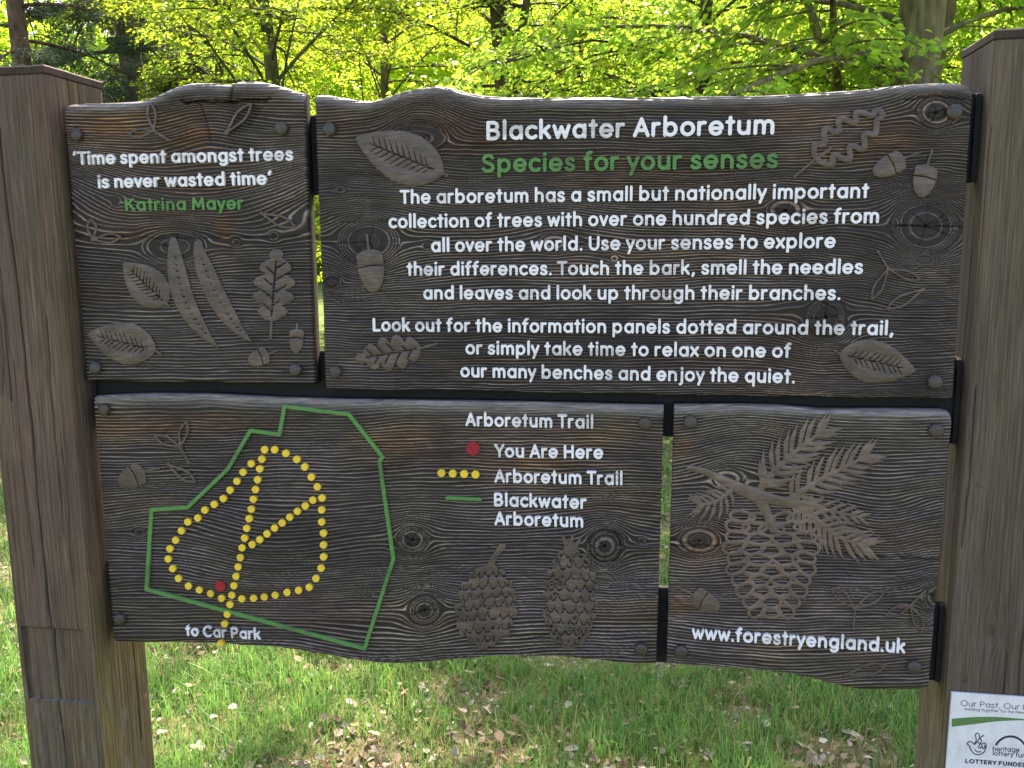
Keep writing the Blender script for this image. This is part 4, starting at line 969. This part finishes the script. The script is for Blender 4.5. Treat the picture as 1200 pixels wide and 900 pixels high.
# lower left board
keys((211, 524), [(182, 510.5), (218, 495)], (222, 543), B_BL)
acorn((169, 552), (139.5, 567), 27, (187, 548.5), B_BL)
keys((197, 544.5), [(228.5, 565)], None, B_BL, 5)
def closed_cone(cx, cy, rx, ry, tilt, rows, parent, stem, seed, open_=False):
    ca, sa = math.cos(tilt), math.sin(tilt); kr = random.Random(seed)
    def loc(P): dx, dy = P[0]-cx, P[1]-cy; return dx*ca+dy*sa, -dx*sa+dy*ca
    tips = [(rx*math.cos(a)*0.97, ry*math.sin(a)*0.97, kr.uniform(3.5, 6.0)) for a in [2*math.pi*k/22+kr.uniform(-.1, .1) for k in range(22)]]
    ph = kr.random()
    def f(P):
        u, v = loc(P)
        o_ = (np.hypot(u/rx, v/ry)-1)*min(rx, ry)+1.0
        for tx, ty, tr in tips: o_ = np.minimum(o_, np.hypot(u-tx, v-ty)-tr)
        wv = (fbm(P[0]/15, P[1]/15, seed, 3)-0.5)*1.1
        hw = np.sqrt(np.clip(1-(v/(ry*1.12))**2, 0.05, 1)); au = np.arcsin(np.clip(u/(rx*1.1*hw), -1, 1))*1.5
        sl = 0.22 if not open_ else 0.0
        Xs = au*rx/17.5+wv*0.45+ph; Ys = (v+u*sl)/13.0+wv*0.35+ph*0.3
        gr = np.full(u.shape, 9.0); cov = np.zeros(u.shape, bool); k0 = np.floor(Ys)
        for dk in (-1, 0, 1, 2):                          # upper rows lie over the rows below them
            kk = k0+dk-1; ox = 0.5*(kk % 2); ii = np.round(Xs-ox)+ox; jt = _hash(np.round(ii*2), kk, seed)-0.5
            dd = np.hypot((Xs-ii-jt*0.22)/(0.62+0.12*jt), (Ys-kk-jt*0.15)/1.25); e = np.abs(dd-1)*10.5-0.62
            gr = np.where(cov, gr, np.minimum(gr, np.where(Ys > kk-0.2, e, 9.0)))
            if open_:
                eye = (np.hypot((Xs-ii)/0.20, (Ys-kk-0.62)/0.20)-1)*2.8
                gr = np.where(cov | (jt > -0.1), gr, np.minimum(gr, eye))
            cov = cov | (dd < 1)
        gr = np.where(np.hypot(u/rx, v/ry) > 1.02, 9.0, gr)
        o_ = np.maximum(o_, -gr)
        for st_, r_ in stem: o_ = np.minimum(o_, d_stroke(P, st_, r_))
        return o_
    ex = max(rx, ry)+16
    xs = [cx-ex, cx+ex]+[p[0] for s, _ in stem for p in s]; ys = [cy-ex, cy+ex]+[p[1] for s, _ in stem for p in s]
    return px_shape('cone_carving', f, (min(xs), min(ys)-3, max(xs), max(ys)+3), M_CARVE, parent, 0.45, -0.0016)
closed_cone(570, 712, 33, 46, 0.12, 9, B_BL, [([(574, 664), (580, 652), (589, 640)], [4.5, 3.4, 4.2])], 5)
closed_cone(668, 702, 29, 57, 0.03, 11, B_BL, [([(668, 646), (660, 630)], [6, 1.5]), ([(668, 646), (671, 627)], [5, 1.2]), ([(670, 646), (680, 632)], [5, 1.2])], 6, True)
# lower right board
acorn((812, 697), (843, 714), 24, (792, 687), B_BR)
keys((1002, 713), [(975, 689), (1036, 693)], (1000, 738), B_BR, 5.5)
keys((1067, 710), [(1039, 721), (1081, 738)], (1083.5, 693), B_BR, 5)
keys((991, 791), [(1038.5, 780)], None, B_BR, 6)
def frond(axis, n, ln, spread, lw, seed, tipfan=True):
    kr = random.Random(seed); p = spl(axis, 8); out = []; m = len(p)
    for i in range(n):
        t = 0.06+0.94*i/(n-1); k = min(m-2, int(t*(m-1))); x, y = p[k]; dx, dy = p[k+1][0]-x, p[k+1][1]-y; L = math.hypot(dx, dy); dx, dy = dx/L, dy/L
        l = ln*(0.55+0.45*math.sin(math.pi*min(1, t*0.8+0.12)))*(0.9+0.2*kr.random())
        for s in (-1, 1):
            a = spread*(1-0.45*t)*s; ca, sa = math.cos(a), math.sin(a); ex, ey = dx*ca-dy*sa, dx*sa+dy*ca; a2 = a*0.72; c2, s2 = math.cos(a2), math.sin(a2); fx, fy = dx*c2-dy*s2, dx*s2+dy*c2
            out.append(([(x, y), (x+ex*l*0.5, y+ey*l*0.5), (x+ex*l*0.5+fx*l*0.5, y+ey*l*0.5+fy*l*0.5)], [lw*0.8, lw, 0.35]))
    out.append((p, [lw*1.5*(1-0.7*i/m) for i in range(m)]))
    return out
br = [([(807, 548), (825, 552), (849, 563), (866, 572), (890, 582)], [3.2, 4.0, 5.0, 6.5, 9.0]), ([(884, 580), (905, 585), (930, 590), (955, 592)], [8, 6, 5, 4]), ([(892, 588), (900, 604), (906, 620)], [7, 5, 5])]
br += frond([(893, 570), (912, 548), (936, 526), (966, 504)], 10, 40, 1.0, 3.0, 1)
br += frond([(925, 586), (955, 566), (985, 550), (1016, 534)], 10, 38, 1.0, 3.0, 2)
br += frond([(935, 594), (960, 612), (985, 630), (1016, 640)], 11, 36, 1.1, 2.9, 3)
br += frond([(925, 590), (950, 594), (980, 600), (1008, 606)], 8, 24, 0.9, 2.4, 5)
br += frond([(856, 575), (845, 584), (832, 590), (820, 592)], 7, 28, 1.25, 2.1, 4)
def f_br(P):
    d = np.full(P[0].shape, 1e9)
    for p, r in br: d = np.minimum(d, d_stroke(P, p, r))
    return d
px_shape('branch_carving', f_br, (780, 478, 1060, 690), M_SPRIG, B_BR, 0.5, -0.0018)
kr = random.Random(3); petals = []
for i in range(10):
    yy = 609+i*12.1; t = (yy-600)/122; half = 53*math.sin(math.pi*min(1, 0.24+0.68*t))**0.7; m = max(1, int(round(half*2/25)))
    for k in range(m+(i % 2)):
        n_ = m+(i % 2); xx = 904-half+2*half*(k+0.5)/n_; xr = (xx-904)/55; tl = xr*(0.25+1.0*(yy-640)/60)*0.8+kr.uniform(-.12, .12)
        a_ = kr.uniform(13.5, 16)*(1-0.25*t); b_ = kr.uniform(5.8, 7.2); ca, sa = math.cos(tl), math.sin(tl); flare = 0.35*(1 if xr > 0.15 else -1 if xr < -0.15 else 0)
        petals.append([(xx+u*ca-v*sa, yy+abs(xr)*-6+u*sa+v*ca) for u, v in [(a_*math.cos(q), b_*math.sin(q)*(1+flare*math.cos(q))) for q in np.linspace(0, 2*math.pi, 19)]])
def f_cone(P):
    d = np.full(P[0].shape, 1e9)
    for p in petals: d = np.minimum(d, d_stroke(P, p, 1.95))
    return d
px_shape('cone_carving', f_cone, (830, 590, 975, 750), M_SPRIG, B_BR, 0.45)

# ------------------------------------------------------------------ the funding plaque on the right post
PY = 1.795-0.0075
plq = at(np.array([1115, 1107.0]), np.array([811.5, 905.0]), PY)
PX0, PZ1 = float(plq[0, 0])+0.001, float(plq[0, 2]); PX1, PZ0 = PX0+0.172, PZ1-0.235
M_PLAQ = mat('printed_plaque', (0.68, 0.70, 0.72), 0.4, False, (120, 120, 120), 0.06, 0.0002, 0.4)
M_NAVY = mat('navy_print', (0.025, 0.03, 0.06), 0.5, False, (200, 200, 200), 0.1); M_SWOOSH = mat('green_print', (0.085, 0.20, 0.065), 0.5, False, (200, 200, 200), 0.1)
M_GREY = mat('grey_print', (0.10, 0.11, 0.12), 0.5, False, (200, 200, 200), 0.1)
wear(M_PLAQ, (0.42, 0.42, 0.38), (30, 30, 22), (300, 300, 300), 0.62, 0.85, 0.5)
PLQ = empty('plaque', (PX0, PY, PZ0), 'small white funding plaque with green swoosh fixed to the right post', 'plaque')
box('panel', PX0, PX1, PY, PY+0.0065, PZ0, PZ1, M_PLAQ, PLQ, 0.0008)
for x, z in ((PX0+0.006, PZ0+0.006), (PX1-0.006, PZ0+0.006), (PX1-0.006, PZ1-0.004)): pass
pp = lambda x, y: (lambda p: (float(p[0]), float(p[2])))(at(np.array(float(x)), np.array(float(y)), PY))
def c4(x, y): return pp(1050+x/7.5, 780+y/7.5)               # the enlarged corner I measured from
def plaque_text(txt, a, b, cap, material, r, name='lettering', ):
    A, B_ = c4(*a), c4(*b); cp = c4(a[0], a[1]-cap)[1]-A[1]
    return text_line(txt, 0, 0, 0, 0, 0, material, PLQ, r, box_xz=([A[0], B_[0]], [A[1], B_[1]], cp), top=PY-BOARD_Y-0.0004, depth=PY-BOARD_Y+0.0003, name=name)
plaque_text('Our Past, Our Future', (568, 353), (1360, 405), 50, M_GREY, 0.034)
plaque_text('working together for the New Forest', (600, 392), (1250, 432), 26, M_GREY, 0.034)
plaque_text('heritage', (850, 752), (1085, 760), 42, M_NAVY, 0.045)
plaque_text('lottery fund', (850, 790), (1178, 812), 42, M_NAVY, 0.045)
plaque_text('LOTTERY FUNDED', (607, 855), (1150, 893), 38, M_NAVY, 0.085)
def plaque_shape(name, fun, box_, material, res, back=-0.0004):
    fl = fill(contours(fun, *box_, res))
    def mp(P):
        q_ = at(1050+P[:, 0]/7.5, 780+P[:, 1]/7.5, PY); return q_[:, 0], q_[:, 2]
    v, q_, t_ = slab(fl, mp, PY-BOARD_Y+back, PY-BOARD_Y+0.0003)
    return npmesh(name, v, q_, t_, material, PLQ)
sw = spl([(489, 466), (700, 452), (900, 452), (1120, 468), (1330, 480)], 8)+spl([(1330, 480), (1120, 480), (900, 488), (700, 512), (489, 537)], 8)
plaque_shape('swoosh', lambda P: d_poly(P, sw), (480, 440, 1340, 550), M_SWOOSH, 6)
arc = [(1005+143*math.cos(R_(a)), 765-143*math.sin(R_(a))) for a in range(150, 29, -5)]
plaque_shape('arch_mark', lambda P: d_stroke(P, arc, 9), (840, 600, 1170, 720), M_NAVY, 3)
hand = [spl([(624, 688), (640, 668), (668, 672), (690, 692), (712, 668), (735, 640), (770, 612)], 5), spl([(690, 690), (705, 650), (698, 610), (712, 594), (730, 606), (735, 640)], 5), spl([(624, 688), (645, 705), (655, 735), (680, 768), (720, 783), (765, 768), (785, 735), (792, 695), (775, 680), (757, 684)], 5),
        spl([(712, 668), (735, 690), (725, 715), (740, 724), (757, 708), (750, 690), (735, 690)], 5), spl([(757, 708), (765, 728), (782, 718), (778, 700)], 5), spl([(693, 738), (715, 758), (745, 756)], 5), spl([(735, 640), (750, 655), (742, 680)], 4)]
plaque_shape('hand_mark', lambda P: np.minimum.reduce([d_stroke(P, h_, 4.2) for h_ in hand]), (610, 580, 805, 800), M_NAVY, 2.2)
